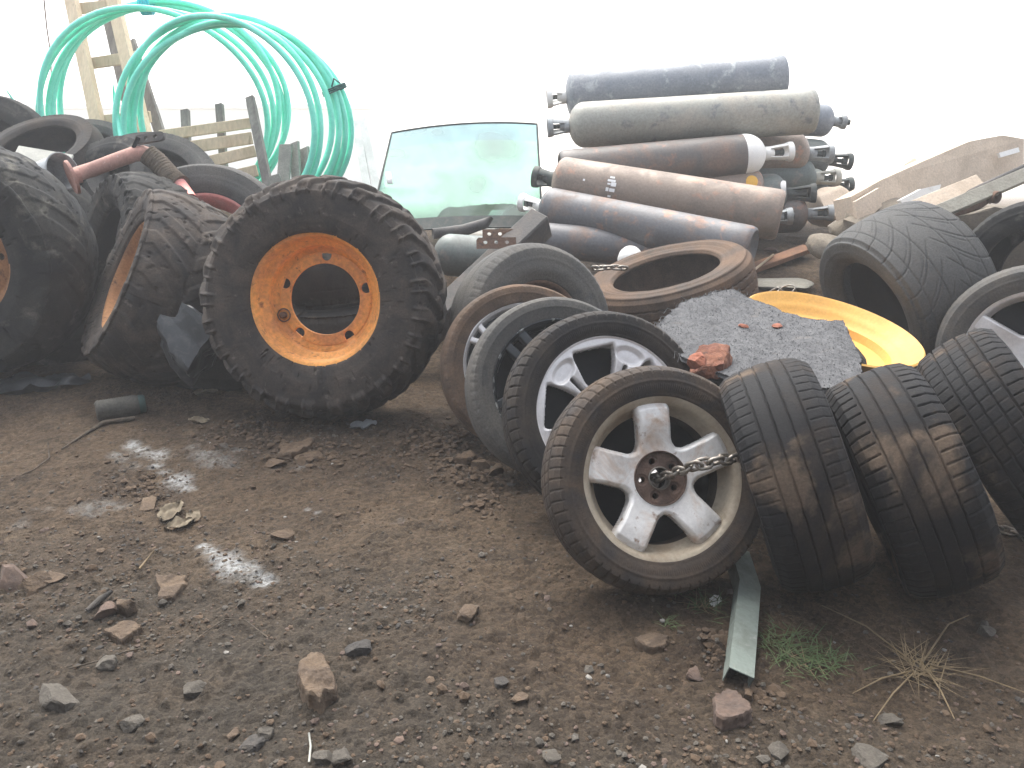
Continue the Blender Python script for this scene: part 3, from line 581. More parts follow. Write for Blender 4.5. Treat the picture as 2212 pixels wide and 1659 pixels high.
# ------------------------------------------------------------------ tractor wheels on the left
def tractor_rim(root, M, r, w, m, hole, stud_r, ns, ph, zdisc=-.02, r_hole=.017):
    b = B(); z = w * .42
    prof = [(r + .012, z - .02), (r + .016, z - .004), (r + .012, z + .006), (r + .002, z + .004), (r - .008, z - .006), (r - .016, z - .03), (r - .022, z - .055), (r - .040, z - .068), (r - .046, z - .082), (r - .048, zdisc + .01), (r - .062, zdisc - .002), (r - .075, zdisc - .012),
            (r - .075, zdisc - .022), (r - .052, zdisc - .016), (r - .044, -z + .05), (r - .015, -z + .03), (r + .01, -z), (r + .012, -z + .015), (r - .005, -z + .05), (r - .036, zdisc), (r - .012, z - .04)]
    b.lathe(prof, 200, True); o = b.build("rim", m, root, M, sharp=50)
    def sd_(rr, t):
        a = sect(t, ns, ph); q = np.hypot(rr * np.cos(a) - stud_r, rr * np.sin(a)); return np.minimum(q - r_hole, rr - hole)
    b = B(); plate(b, hole - .002, r - .070, sd_, lambda rr, t: zdisc - .012 + .014 * (1 - sstep(hole + .03, hole + .06, rr)) * 0 + .010 * (1 - sstep(stud_r - .0, stud_r + .055, rr)), .014, nr=70, nt_=540, bevel=.003)
    b.build("wheel_disc", m, root, M, sharp=40); return o
n = nvec(-5, 13); root, M, C13 = wheel_root("tractor_wheel", 704, 646, n, .512, .38, "upright tractor wheel with chunky lugs and an orange rim with a big open centre", "wheel", GT, roll=R_(8), sink=.03)
tyre(.49, .38, .272, d_lug(N=25, H=.027, over=.20, wide=.25), seed=21, seg=900, nt_=60, bulge=.55, tw=.82, crown=.03).build("tyre", M_rub_trac, root, M)
tractor_rim(root, M, .268, .335, M_orange, .150, .184, 5, R_(88 - 8), zdisc=.015, r_hole=.022)
b = B(); a = R_(202 - 8); q = Vector((.19 * math.cos(a), .19 * math.sin(a), .018))
b.lathe([(0, .03), (.012, .03), (.014, .026), (.014, .0)], 8, M=Matrix.Translation(q)); b.lathe([(.024, .004), (.027, .010), (.030, .004), (.027, .0)], 24, True, M=Matrix.Translation(q)); b.build("bolt", M_rust, root, M)
n = Vector((-.77, -.41, .48)); root, M, C14 = wheel_root("tractor_wheel", 352, 625, n, .47, .44, "worn dark tractor wheel tipped on its edge with an orange rim seen edge-on", "wheel", GT, depth=4.05)
tyre(.452, .44, .265, d_lug(N=20, H=.011, over=.22, seed=8, notch=False), seed=22, seg=800, nt_=60, bulge=.4, crown=.03).build("tyre", M_rub_trac, root, M)
tractor_rim(root, M, .262, .42, M_orange_dull, .14, .175, 6, 0.3, zdisc=.1)
n = nvec(0, 6); root, M, C15 = wheel_root("tractor_wheel", -58, 560, n, .57, .46, "huge mud-crusted tractor wheel cut off by the left edge, nearest the camera on the left", "wheel", GT, depth=4.05)
tyre(.545, .46, .275, d_lug(N=18, H=.009, over=.3, seed=5, notch=False), seed=23, seg=800, nt_=60, bulge=.7, crown=.04).build("tyre", M_rub_dark, root, M)
tractor_rim(root, M, .27, .40, M_orange_dull, .12, .16, 6, 0.1, zdisc=.05)
def old_tyre(px, py, n, R, w, r, d, lab, m, seed, f=d_smooth, name="tractor_tyre"):
    root, M, c = wheel_root(name, px, py, n, R, w, lab, "tyre", GT, depth=d)
    tyre(R, w, r, f, seed=seed, seg=500, bulge=.6, crown=.035).build("tyre_body", m, root, M); return root, M, c
old_tyre(300, 560, nvec(-50, 20), .47, .42, .25, 4.75, "dark bald tractor tyre standing between the huge wheel and the tipped wheel", M_rub_dark, 31, d_lug(N=20, H=.009, over=.3, seed=2))
root, M, c = old_tyre(452, 540, nvec(12, 24), .50, .32, .30, 4.95, "faded blue-grey tractor tyre with a bright red rim edge, behind the tipped wheel", M_rub_grey, 32)
b = B(); b.lathe([(.305, .115), (.297, .128), (.285, .118), (.262, .06), (.25, .0)], 140); b.build("rim", M_red, root, M)
old_tyre(95, 345, nvec(-10, 62), .40, .24, .25, 5.6, "tyre lying on top of the left heap with its dark mouth towards the sky", M_rub_mid, 33, name="car_tyre")
old_tyre(195, 350, nvec(15, 50), .36, .22, .22, 6.2, "half hidden tyre on the heap in front of the tall pallet frame", M_rub_grey, 34, name="car_tyre")
old_tyre(235, 425, nvec(-25, 45), .42, .28, .24, 5.4, "tyre under the pink exhaust pipe", M_rub_dark, 35, name="car_tyre")
old_tyre(330, 400, nvec(20, 55), .44, .26, .25, 5.7, "tyre with a pale dusty sidewall below the woven hose", M_rub_grey, 36, name="car_tyre")
old_tyre(-20, 340, nvec(10, 30), .45, .3, .25, 6.0, "old tyre at the back of the left heap, cut by the left edge", M_rub_dark, 37, name="car_tyre")
old_tyre(60, 520, nvec(0, 35), .46, .3, .25, 5.2, "tyre buried in the left heap behind the huge wheel", M_rub_dark, 38, name="car_tyre")
old_tyre(420, 640, nvec(0, 50), .46, .3, .25, 5.3, "tyre at the bottom of the heap behind the tipped wheel", M_rub_dark, 39, name="car_tyre")
old_tyre(705, 690, Vector((.02, -.05, 1)), .46, .3, .25, 4.55, "flat tyre added on the ground to darken the orange rim's open centre", M_rub_dark, 40, name="car_tyre")  # stacked pair added behind the wheel so its open centre goes dark
old_tyre(700, 570, Vector((-.05, .03, 1)), .45, .3, .25, 4.55, "flat tyre added on top of another to darken the orange rim's open centre", M_rub_dark, 41, name="car_tyre")

old_tyre(500, 715, Vector((.05, -.12, 1)), .42, .3, .25, 4.25, "flat dark tyre added to darken the gap between the tipped and the upright tractor wheels", M_rub_dark, 42, name="car_tyre")  # both gap tyres added to cover bright ground with dark
old_tyre(150, 700, Vector((-.05, -.12, 1)), .45, .3, .25, 4.75, "flat dark tyre added to darken the gap between the huge and the tipped tractor wheels", M_rub_dark, 43, name="car_tyre")
# ------------------------------------------------------------------ gas cylinders
GC = "gas cylinders piled on their sides"
def cyl(p0, p1, r, m, lab, guard=None, gm=None, neck=True, white=False, dome=1.0, roll=0.0, valve=True):
    """p0 foot end, p1 shoulder end (world points)"""
    p0, p1 = Vector(p0), Vector(p1); ax = p1 - p0; L = ax.length; A = axis_frame(ax, roll)
    base = Vector((p0 + p1) / 2) - Vector((0, 0, r)); root = thing("gas_cylinder", base, lab, "gas cylinder", GC)
    M = Matrix.Translation(p0 - base) @ A; b = B(); dl = r * 1.0 * dome
    prof = [(0, .03), (r * .5, .028), (r * .72, .012), (r * .84, 0), (r * .94, .006), (r, .03), (r * 1.006, .1), (r, .12), (r, L * .5), (r, L - dl)]
    body = prof if white else prof + [(r * math.cos(a) if a < 1.35 else r * .24, L - dl + dl * math.sin(a)) for a in np.linspace(.12, 1.4, 10)] + ([(r * .2, L + .02)] if neck else [(0, L)])
    b.lathe(body, 72); o = b.build("body", m, root, M, sharp=50)
    if white:
        b = B(); b.lathe([(r * 1.002, L - dl - .02)] + [(r * 1.002 * math.cos(a), L - dl + dl * math.sin(a)) for a in np.linspace(.05, 1.3, 10)] + [(r * .26, L + .01)], 72); b.build("shoulder", M_whitep, root, M)
    gm = gm or M_valve
    if neck:
        b = B(); b.lathe([(r * .26, L - .02), (r * .30, L - .012), (r * .30, L + .022), (r * .22, L + .03), (r * .18, L + .06), (0, L + .06)], 32)
        b.build("neck", gm if not white else M_whitep, root, M, sharp=40)
    if valve and neck:
        b = B(); b.lathe([(.012, L + .05), (.016, L + .055), (.016, L + .10), (.022, L + .105), (.022, L + .125), (0, L + .125)], 16)
        b.tube([(0, 0, L + .085), (.045, 0, L + .085)], .010, 10); b.build("valve", M_valve, root, M, sharp=40)
    if guard:
        # open collar: two side plates, end ring
        b = B(); gl = guard; r0, r1 = r * .30, r * .42
        for s0, s1 in ((.5, 2.2), (3.6, 5.3)):
            t = np.linspace(s0, s1, 12); z = np.linspace(L + .015, L + gl, 6); rr = np.linspace(r0, r1, 6)
            Vo = np.stack([np.outer(np.cos(t), rr), np.outer(np.sin(t), rr), np.repeat(z[None], 12, 0)], -1); Vi = Vo.copy(); Vi[..., :2] *= .88
            b.grid(Vo); b.grid(Vi)
            for e in (0, -1): b.grid(np.stack([Vo[e], Vi[e]], 0))
        b.lathe([(r1 * .84, L + gl - .025), (r1 * 1.02, L + gl - .025), (r1 * 1.1, L + gl), (r1 * 1.08, L + gl + .012), (r1 * .84, L + gl + .012)], 40, True)
        b.lathe([(r0 * .9, L), (r0 * 1.06, L), (r0 * 1.06, L + .03), (r0 * .9, L + .03)], 40, True)
        b.build("valve_guard", gm, root, M, sharp=40)
    return root, M, L
def PP(a, da, b_, db): return P(a[0], a[1], da), P(b_[0], b_[1], db)
cyl(*PP((1692, 168), 5.95, (1222, 208), 5.95), .157, M_cy1, "blue-grey scuffed gas cylinder on the very top of the pile", .12, M_whitep, dome=.35)
cyl(*PP((1757, 240), 5.72, (1228, 272), 5.72), .148, M_cy2, "olive-grey gas cylinder, second from the top, with an open valve collar", .13, M_tin, dome=.7)
cyl(*PP((1210, 372), 5.55, (1652, 332), 5.62), .138, M_cy3, "dark rusty gas cylinder with a white shoulder and white valve guard", .17, M_whitep, white=True)
r4, m4, L4 = cyl(*PP((1688, 466), 5.05, (1196, 388), 5.42), .150, M_cy4, "brown rusty gas cylinder with small white stencil marks near its valve end", .12, M_valve, dome=.45)
b = B(); rng = random.Random(5)
def on_cyl(r, z, ang, dz, da, lift=.003):
    t = np.linspace(ang - da / 2 / r, ang + da / 2 / r, 4); zz = (z - dz / 2, z + dz / 2)
    return np.array([[((r + lift) * math.cos(a), (r + lift) * math.sin(a), q) for q in zz] for a in t])
M4I = (m4.inverted()).to_3x3(); vc = (Vector((0, 0, CAMZ)) - C6); vl = M4I @ Vector((-.2, -.93, .33)); a4 = math.atan2(vl.y, vl.x)
for da_, zz_, w_, h_ in [(.26, 0, .03, .012), (.12, 0, .05, .014), (-.02, .012, .02, .010), (-.02, -.016, .032, .024), (-.24, .018, .018, .022), (-.25, -.012, .034, .020), (-.5, .0, .02, .012), (-.02, .17, .012, .012)]:
    b = B(); b.grid(on_cyl(.150, L4 - .40 + zz_, a4 + da_ * 1.0, w_, h_)); b.build("stencil_mark", M_letter, r4, m4)
cyl(*PP((1626, 538), 4.72, (1172, 446), 5.30), .125, M_cy5, "black gas cylinder with rust at its end, sloping under the stencilled one", .14, M_whitep, dome=.5)
r4b, m4b, L4b = cyl(*PP((1240, 395), 5.78, (1650, 408), 5.65), .125, M_cy4, "rusty gas cylinder with an orange label, wedged under the white-shouldered one", .12, M_whitep, dome=.6)
vl = m4b.inverted().to_3x3() @ Vector((-.25, -.85, .45)); al = math.atan2(vl.y, vl.x)
b = B(); t = np.linspace(0, 2 * np.pi, 20, endpoint=False); q = np.array([[(.1275 * math.cos(al + .045 * k * math.cos(x) / .125), .1275 * math.sin(al + .045 * k * math.cos(x) / .125), L4b - .10 + .038 * k * math.sin(x)) for x in t] for k in (.01, .4, .7, 1)])
b.grid(q, False, True); b.build("label", M_label, r4b, m4b)
cyl(*PP((1475, 545), 5.02, (1120, 514), 5.15), .105, M_cy5, "small dark gas cylinder at the foot of the pile, ending behind the flat truck tyre", None, dome=.8, neck=False)
cyl(*PP((1085, 560), 4.6, (940, 548), 4.7), .115, M_cy6, "dark green gas cylinder lying beside the upright tractor wheel", None, dome=.8, neck=False)
cyl(*PP((1120, 528), 5.1, (985, 520), 5.15), .07, M_cy2, "small grey gas cylinder under the windscreen, behind the dark green one", None, dome=.8, neck=False)
# the row behind: only shoulders and valve guards show past the right end
GB = "valves of the cylinders behind"
for k, (x, y, d, x1, y1, d1, r, m, g, gm, lab) in enumerate([
    (1300, 330, 6.0, 1745, 332, 6.05, .15, M_cy4, .16, M_tin, "brown gas cylinder behind the pile whose grey collar points right"),
    (1320, 400, 6.05, 1760, 385, 6.1, .14, M_cy6, .16, M_cream, "dark gas cylinder with a pale square collar, behind the pile"),
    (1330, 300, 6.4, 1790, 345, 6.5, .14, M_cy6, .16, M_valve, "dark green gas cylinder farthest back in the pile"),
    (1300, 440, 5.9, 1700, 420, 5.7, .14, M_cy6, .17, M_valve, "gas cylinder with a ribbed dark collar beside the orange label"),
    (1330, 420, 6.3, 1785, 402, 6.35, .13, M_cy6, .18, M_valve, "gas cylinder with the longest dark collar, sticking out farthest right"),
    (1300, 500, 5.6, 1672, 470, 5.45, .12, M_cy3, .10, M_tin, "gas cylinder showing only its pale ring behind the stencilled cylinder's foot"),
    (1350, 480, 5.95, 1745, 462, 5.75, .12, M_cy3, .15, M_tin, "gas cylinder with a scratched grey collar near the brown boulder"),
    (1330, 235, 6.5, 1800, 262, 6.5, .12, M_cy1, .08, M_tin, "pale gas cylinder end showing behind the second cylinder")]):
    cyl(P(x, y, d), P(x1, y1, d1), r, m, lab, g, gm, dome=.7)
# wooden bearers under the pile
for x0, y0, x1, y1, lab in [(-.2, 5.3, -.1, 6.6, "timber bearer under the valve end of the cylinder pile"), (1.2, 5.2, 1.3, 6.6, "timber bearer under the foot end of the cylinder pile")]:
    d = Vector((x1 - x0, y1 - y0, 0)); b = B(); b.box((0, 0, .06), (.12, d.length, .12), bev=.008)
    o = b.build("timber_bearer", M_wood_grey, smooth=False); o.location = ((x0 + x1) / 2, (y0 + y1) / 2, .30); o.rotation_euler = (0, 0, math.atan2(-d.x, d.y)); tag(o, lab, "beam")
# white cap with a small print, behind the flat tyre
c = P(1362, 556, 4.86); root = thing("safety_cap", c - Vector((0, 0, .03)), "white domed cap with a small grey print, behind the flat truck tyre", "cap")
M = Matrix.Translation((0, 0, .03)) @ axis_frame(Vector((.05, -.75, .65)))
b = B(); b.lathe([(.070, -.03), (.069, 0), (.062, .025), (.045, .044), (.02, .054), (0, .056)], 40); b.lathe([(.066, -.03), (.060, .0), (.04, .04), (0, .05)], 32); b.build("shell", M_whitep, root, M)
tx = bpy.data.curves.new("print", 'FONT'); tx.body = "U8"; tx.size = .03; tx.align_x = 'CENTER'; tx.extrude = .0006
tmp = bpy.data.objects.new("print_curve", tx); COL.objects.link(tmp); bpy.context.view_layer.update(); me = bpy.data.meshes.new_from_object(tmp.evaluated_get(bpy.context.evaluated_depsgraph_get())); bpy.data.objects.remove(tmp)
me.materials.clear(); me.materials.append(M_inkg); to = bpy.data.objects.new("print", me); COL.objects.link(to); to.parent = root; to.matrix_basis = M @ Matrix.Rotation(R_(35), 4, 'Z') @ Matrix.Translation((.034, .0, .0455)) @ Matrix.Rotation(R_(38), 4, 'Y') @ Matrix.Rotation(R_(-60), 4, 'Z')
# ------------------------------------------------------------------ steel beam with bolted plates
a0, a1 = P(1055, 590, 4.35), P(1150, 500, 4.45); ax = a1 - a0; root = thing("steel_beam", (a0 + a1) / 2 - Vector((0, 0, .07)), "dark square steel beam sticking up with two drilled plates, beside the grey van tyre", "beam")
M = Matrix.Translation((0, 0, .07)) @ axis_frame(ax, R_(20)); L = ax.length
b = B(); b.box((0, 0, -.22), (.12, .15, L + .60), bev=.008); b.build("box_section", M_darksteel, root, M, smooth=False)
for k, (px, py, dd) in enumerate([(1080, 507, 4.38), (1072, 525, 4.30)]):
    q = P(px, py, dd) - root.location; Mq = Matrix.Translation(q) @ axis_frame((.05, -.9, .42))
    b = B(); pl = lambda r, t: None
    W, Hh = .20, .055; nx, ny = 80, 24
    gx, gy = np.meshgrid(np.linspace(-W / 2, W / 2, nx), np.linspace(-Hh / 2, Hh / 2, ny), indexing='ij')
    cx, cyy = (gx[:-1, :-1] + gx[1:, 1:]) / 2, (gy[:-1, :-1] + gy[1:, 1:]) / 2; K = np.ones_like(cx, bool)
    for hx in (-.055, 0, .055): K &= np.hypot(cx - hx, cyy - .004) > .010
    K &= cx + (Hh / 2 - cyy) * .8 * k - .0 > -W / 2 + .01
    for zz in (.005, -.005):
        V = np.stack([gx, gy, np.full_like(gx, zz)], -1).reshape(-1, 3); i, j = np.nonzero(K); f = np.stack([i * ny + j, (i + 1) * ny + j, (i + 1) * ny + j + 1, i * ny + j + 1], -1); b.add(V, f.tolist())
    b.build("drilled_plate", M_rust, root, Mq, smooth=False)
b = B(); b.box((.062, .02, L / 2 + .02), (.004, .02, .09)); b.build("paint_smear", M_whitep, root, M)
# ------------------------------------------------------------------ chains
def chain(name_label, pts, link=.052, wire=.0055, group=None):
    pts = [Vector(p) for p in pts]; seg = [(pts[i + 1] - pts[i]).length for i in range(len(pts) - 1)]; tot = sum(seg); step = link - 2 * wire - .004
    def at(s):
        for i, l in enumerate(seg):
            if s <= l or i == len(seg) - 1: return pts[i].lerp(pts[i + 1], s / l)
            s -= l
    org = pts[0].copy(); b = B(); n = max(2, int(tot / step)); rg = random.Random(7)
    for k in range(n):
        p0, p1 = at(max(0, (k + .5) * step - step * .5)), at(min(tot, (k + .5) * step + step * .5)); t = (p1 - p0).normalized(); c = (p0 + p1) / 2 - org
        F = axis_frame(t, (R_(45) if k % 2 else R_(-45)) + rg.uniform(-.3, .3)); hl = link / 2; hw = link * .30
        loop = []
        for i in range(24):
            a = 2 * math.pi * i / 24; x = math.cos(a); z = math.sin(a); loop.append(F.to_3x3() @ Vector((hw * .86 * x, 0, (hl - hw) * (1 if z > 0 else -1) * min(1, abs(z) * 4) + hw * .86 * z)) + c)
        b.tube(loop, wire, 8, False, True)
    o = b.build("chain", M_steel); o.location = org; return tag(o, name_label, "chain", group)
def lw(rm, v): return Vector(rm[0].location) + rm[1] @ Vector(v)
h0 = lw(RW1, (0, 0, -.01)); h1 = lw(RW1, (.012, .004, .062)); h2 = P(1500, 1006, (h1 - Vector((0, 0, CAMZ))).length * .955); 
dA = A_[2]
chain("steel chain running out of the silver wheel's hub to the next tyre", [h0, h1, P(1500, 1006, 2.19), P(1560, 993, 2.22), P(1640, 985, 2.33)], .050, .0052)
t6 = lambda a, r, z: lw(RW6, (r * math.cos(a), r * math.sin(a), z))
chain("short steel chain draped over the flat truck tyre's edge", [P(1282, 580, 4.25), P(1300, 579, 4.2), P(1330, 577, 4.18), P(1362, 581, 4.22)], .055, .0062)
chain("dirty steel chain hanging in the dark gap beside the pink-spotted tyre", [P(2035, 965, 2.38), P(2058, 970, 2.45), P(2085, 955, 2.55)], .05, .006)
chain("thin steel chain lying on the ground under the pink-spotted tyre", [GH(2135, 1142) + Vector((0, 0, .012)), GH(2165, 1150) + Vector((0, 0, .012)), GH(2215, 1168) + Vector((0, 0, .012)), GH(2260, 1178) + Vector((0, 0, .012))], .05, .005)
# ------------------------------------------------------------------ yellow rim
nr = Vector((.17, -.13, .97)); c = P(1798, 712, 3.42); root = thing("yellow_rim", c - Vector((0, 0, .3)), "chipped yellow tractor rim lying dish up, half under the grey carpet", "rim")
M = Matrix.Translation((0, 0, .3)) @ axis_frame(nr)
b = B(); q = .352
b.lathe([(q, .004), (q + .004, .012), (q - .003, .017), (q - .014, .010), (q - .025, -.006), (q - .045, -.018), (q - .065, -.034), (q - .075, -.05), (q - .10, -.058), (q - .11, -.09), (q - .20, -.10), (.06, -.09), (.06, -.10), (q - .2, -.115), (q - .12, -.11), (q - .10, -.35), (q - .03, -.37), (q - .03, -.38), (q - .115, -.36), (q - .09, -.065), (q - .06, -.045), (q - .02, -.012)], 200, True)
b.build("dish", M_yellow, root, M, sharp=45)
# ------------------------------------------------------------------ grey carpet
cp0 = P(1640, 715, 3.02); cn = Vector((.05, -.10, .99)).normalized()
def on_plane(px, py, p0=cp0, n=cn):
    o = Vector((0, 0, CAMZ)); d = P(px, py, 1.0) - o; return o + d * ((p0 - o).dot(n) / d.dot(n))
poly = [on_plane(*q) for q in [(1415, 718), (1432, 690), (1470, 655), (1530, 632), (1580, 623), (1612, 636), (1640, 647), (1690, 668), (1738, 684), (1768, 691), (1800, 684), (1822, 679), (1835, 712), (1846, 735), (1858, 762), (1862, 800), (1800, 835), (1700, 840), (1600, 830), (1540, 800), (1480, 770), (1440, 745)]]
def inside(x, y, pl):
    r = np.zeros_like(x, bool); n = len(pl)
    for i in range(n):
        a, b_ = pl[i], pl[(i + 1) % n]; c_ = ((a.y > y) != (b_.y > y)) & (x < (b_.x - a.x) * (y - a.y) / (b_.y - a.y + 1e-12) + a.x); r ^= c_
    return r
x0, x1 = min(p.x for p in poly) - .01, max(p.x for p in poly) + .01; y0, y1 = min(p.y for p in poly) - .01, max(p.y for p in poly) + .01
nx, ny = 230, 170; gx, gy = np.meshgrid(np.linspace(x0, x1, nx), np.linspace(y0, y1, ny), indexing='ij')
def carpet_h(x, y):
    z = cp0.z - (cn.x * (x - cp0.x) + cn.y * (y - cp0.y)) / cn.z
    z = z + .035 * fbm(x * 3.2, y * 3.2, 3, 77) + .006 * fbm(x * 22, y * 22, 3, 78)
    z = z - .10 * sstep(.33, .16, x) - .03 * sstep(1.12, 1.24, x)
    return z
gz = carpet_h(gx, gy); wob = .012
K = inside((gx[:-1, :-1] + gx[1:, 1:]) / 2 + wob * fbm(gx[:-1, :-1] * 30, gy[:-1, :-1] * 30, 2, 5), (gy[:-1, :-1] + gy[1:, 1:]) / 2 + wob * fbm(gx[:-1, :-1] * 30, gy[:-1, :-1] * 30, 2, 6), poly)
co = Vector(cp0); b = B(); i, j = np.nonzero(K); f = np.stack([i * ny + j, (i + 1) * ny + j, (i + 1) * ny + j + 1, i * ny + j + 1], -1)
Vt = np.stack([gx, gy, gz], -1).reshape(-1, 3) - np.array(co); Vb = Vt - [0, 0, .016]; n_ = len(Vt)
E = {}
for q in f.tolist():
    for k in range(4):
        e = (q[k], q[(k + 1) % 4]); E[e] = 1
side = [(a, b_, b_ + n_, a + n_) for (a, b_) in E if (b_, a) not in E]
F = f.tolist() + [[q + n_ for q in r[::-1]] for r in f.tolist()] + side
used = sorted({q for r in F for q in r}); mp = {u: k for k, u in enumerate(used)}
b.add(np.concatenate([Vt, Vb])[used], [[mp[q] for q in r] for r in F])
rg = np.random.RandomState(3); idx = rg.randint(0, len(i), 9000); fx = gx[i[idx], j[idx]] + rg.uniform(-.002, .002, 9000); fy = gy[i[idx], j[idx]]; fz = carpet_h(fx, fy)
an = rg.uniform(0, 6.28, 9000); ln = rg.uniform(.003, .007, 9000); p = np.stack([fx, fy, fz], -1) - np.array(co); dx = np.stack([np.cos(an), np.sin(an), rg.uniform(.1, .9, 9000)], -1) * ln[:, None]; sx_ = np.stack([-np.sin(an), np.cos(an), 0 * an], -1) * .0016
V = np.stack([p - sx_, p + sx_, p + dx], 1).reshape(-1, 3); b.add(V, np.arange(27000).reshape(-1, 3).tolist())
edge = [poly[k].lerp(poly[k + 1], t) for k in (0, 1, 2, 3, 4, 20) for t in np.linspace(0, 1, 14)]
for e in edge:
    a = rg.uniform(0, 6.28); l = rg.uniform(.01, .035); e = Vector((e.x, e.y, float(carpet_h(np.array([e.x]), np.array([e.y]))[0]))) - co
    b.tube([e, e + Vector((math.cos(a) * l * .6, math.sin(a) * l * .6, rg.uniform(-.01, .01))), e + Vector((math.cos(a + .6) * l, math.sin(a + .6) * l, rg.uniform(-.02, .015)))], .0012, 4)
o = b.build("carpet", M_carpet); o.location = co; tag(o, "torn piece of fuzzy grey carpet draped over the tyres and yellow rim", "carpet")
# ------------------------------------------------------------------ stones
def ico(n):
    import bmesh
    bm = bmesh.new(); bmesh.ops.create_icosphere(bm, subdivisions=n, radius=1); V = np.array([v.co for v in bm.verts]); F = [tuple(v.index for v in f.verts) for f in bm.faces]; bm.free(); return V, F
ICO = {k: ico(k) for k in (1, 2, 4)}; ICO = {k: (v, np.array(f)) for k, (v, f) in ICO.items()}
def stone_v(seed, sub=4, planes=9, rough=.05, boxy=None):
    r = np.random.RandomState(seed); V, F = ICO[sub]; V = V.copy()
    if boxy: V = np.sign(V) * np.abs(V) ** boxy; V /= np.abs(V).max()
    for _ in range(planes):
        n = r.normal(size=3); n /= np.linalg.norm(n); d = r.uniform(.45, .85); s = V @ n - d; V -= np.outer(np.maximum(s, 0) * .96, n)
    q = V * 2.3 + seed * 3.1; nz = fbm(q[:, 0] + q[:, 2] * .7, q[:, 1] - q[:, 2] * .6, 4, seed)
    return V * (1 + rough * 2 * nz)[:, None], F
def stone(loc, size, rz, m, seed, label=None, planes=9, tilt=(0, 0), name="stone", cat="stone", sub=4, rough=.05, group=None, sink=.35, boxy=None):
    V, F = stone_v(seed, sub, planes, rough, boxy); Mx = Matrix.Rotation(rz, 4, 'Z') @ Matrix.Rotation(tilt[0], 4, 'X') @ Matrix.Rotation(tilt[1], 4, 'Y')
    V = tr(V * np.array(size) / 2, Mx); V[:, 2] -= V[:, 2].min() + size[2] * sink * .5
    b = B(); b.add(V, F); o = b.build(name, m, sharp=24); o.location = loc; return tag(o, label, cat, group)
def pix(px, py): p = GH(px, py); return p, (p - Vector((0, 0, CAMZ))).length / FPX
ROCKS = [ # px, py (base centre), width px, depth factor, height factor, rot deg, material, label
 (226, 1335, 46, .9, .7, 20, M_stone_red, "small blocky stone touching the dark splinter"),
 (269, 1325, 42, 1.0, .9, 60, M_stone, "rounded block of stone above the flat slab"),
 (28, 1265, 62, .9, .75, 5, M_stone_red, "brown stone block at the left edge, leftmost of three touching stones"),
 (72, 1268, 55, .9, .7, 50, M_stone, "brown rounded stone, middle of three touching stones at the left edge"),
 (118, 1252, 52, .8, .5, 80, M_stone, "brown stone, rightmost of three touching stones at the left edge"),
 (597, 1000, 40, .9, .45, 40, M_clod, "small dried mud chunk left of the long mud slab"),
 (668, 990, 60, .8, .3, 25, M_clod, "thin curved mud flake just right of the long mud slab"),
 (1015, 1335, 48, .9, .6, 70, M_stone, "low tan stone in the middle of the bare dirt"),
 (776, 1418, 52, .8, .5, 20, M_stone_dark, "dark slaty stone right of the large tan rock"),
 (421, 1496, 38, .9, .7, 15, M_stone_grey, "small pale grey stone with a pointed top, left of the large tan rock"),
 (1680, 1628, 44, .9, .7, 35, M_stone_grey, "pale pointed stone near the bottom edge on the right"),
 (1922, 1558, 42, .8, .6, 10, M_stone_grey, "pale grey stone just below the dry grass clump"),
 (1504, 1462, 36, .9, .8, 45, M_stone_red, "small cube-like stone left of the metal channel"),
 (1556, 1388, 40, 1.0, .45, 20, M_clod, "broken mud piece against the metal channel"),
 (610, 1163, 44, .9, .7, 30, M_stone, "round tan stone above the bare dirt, right of the lime patch"),
 (320, 1092, 48, 1.1, .3, 20, M_stone, "flat tan flake left of the dry leaves"),
 (1004, 1003, 46, .9, .75, 20, M_clod, "mud clod by the muddy wheel, upper of three"),
 (1040, 1012, 40, .9, .8, 60, M_clod, "mud clod by the muddy wheel, middle of three"),
 (1070, 1020, 38, .9, .8, 100, M_clod, "mud clod by the muddy wheel, nearest the wheel"),
 (738, 1642, 54, .9, .55, 20, M_stone_grey, "dark pebble-like stone at the bottom edge under the large rock"),
 (700, 1640, 42, .8, .6, 0, M_stone_grey, "grey round stone at the bottom edge"),
 (545, 1612, 44, .9, .6, 60, M_stone_dark, "dark stone in the loose gravel at the bottom left"),
 (500, 1585, 30, .9, .7, 30, M_stone, "tan stone in the loose gravel heap at the bottom left"),
 (572, 1592, 34, .9, .7, 80, M_stone_grey, "pale stone on the loose gravel heap at the bottom left"),
 (1085, 1478, 32, .8, .5, 20, M_stone_dark, "small dark flat stone in the middle foreground"),
 (1122, 1512, 34, .9, .5, 50, M_stone, "small pinkish stone in the middle foreground"),
 (1870, 1640, 70, .9, .35, 40, M_stone_grey, "flat grey stone near the bottom right corner"),
 (230, 1440, 36, .8, .6, 10, M_stone_grey, "grey stone among the gravel on the left"),
 (120, 1520, 90, .7, .35, -30, M_stone_grey, "long low stone in the gravel at the lower left"),
 (285, 1570, 42, .9, .6, 40, M_stone_grey, "blue-grey stone in the gravel at the lower left"),
 (2130, 1370, 34, .8, .6, 40, M_stone_grey, "small pale stone right of the dry grass clump"),
 (1190, 1645, 40, .9, .5, 20, M_stone_grey, "small stone on the bottom edge in the middle"),
]
for k, (px, py, wpx, df, hf, rz, m, lab) in enumerate(ROCKS):
    p, s = pix(px, py); w_ = wpx * s; stone(p, (w_, w_ * df, w_ * hf), R_(rz), m, 100 + k, lab, planes=6, rough=.10, boxy=.55, sink=.75)
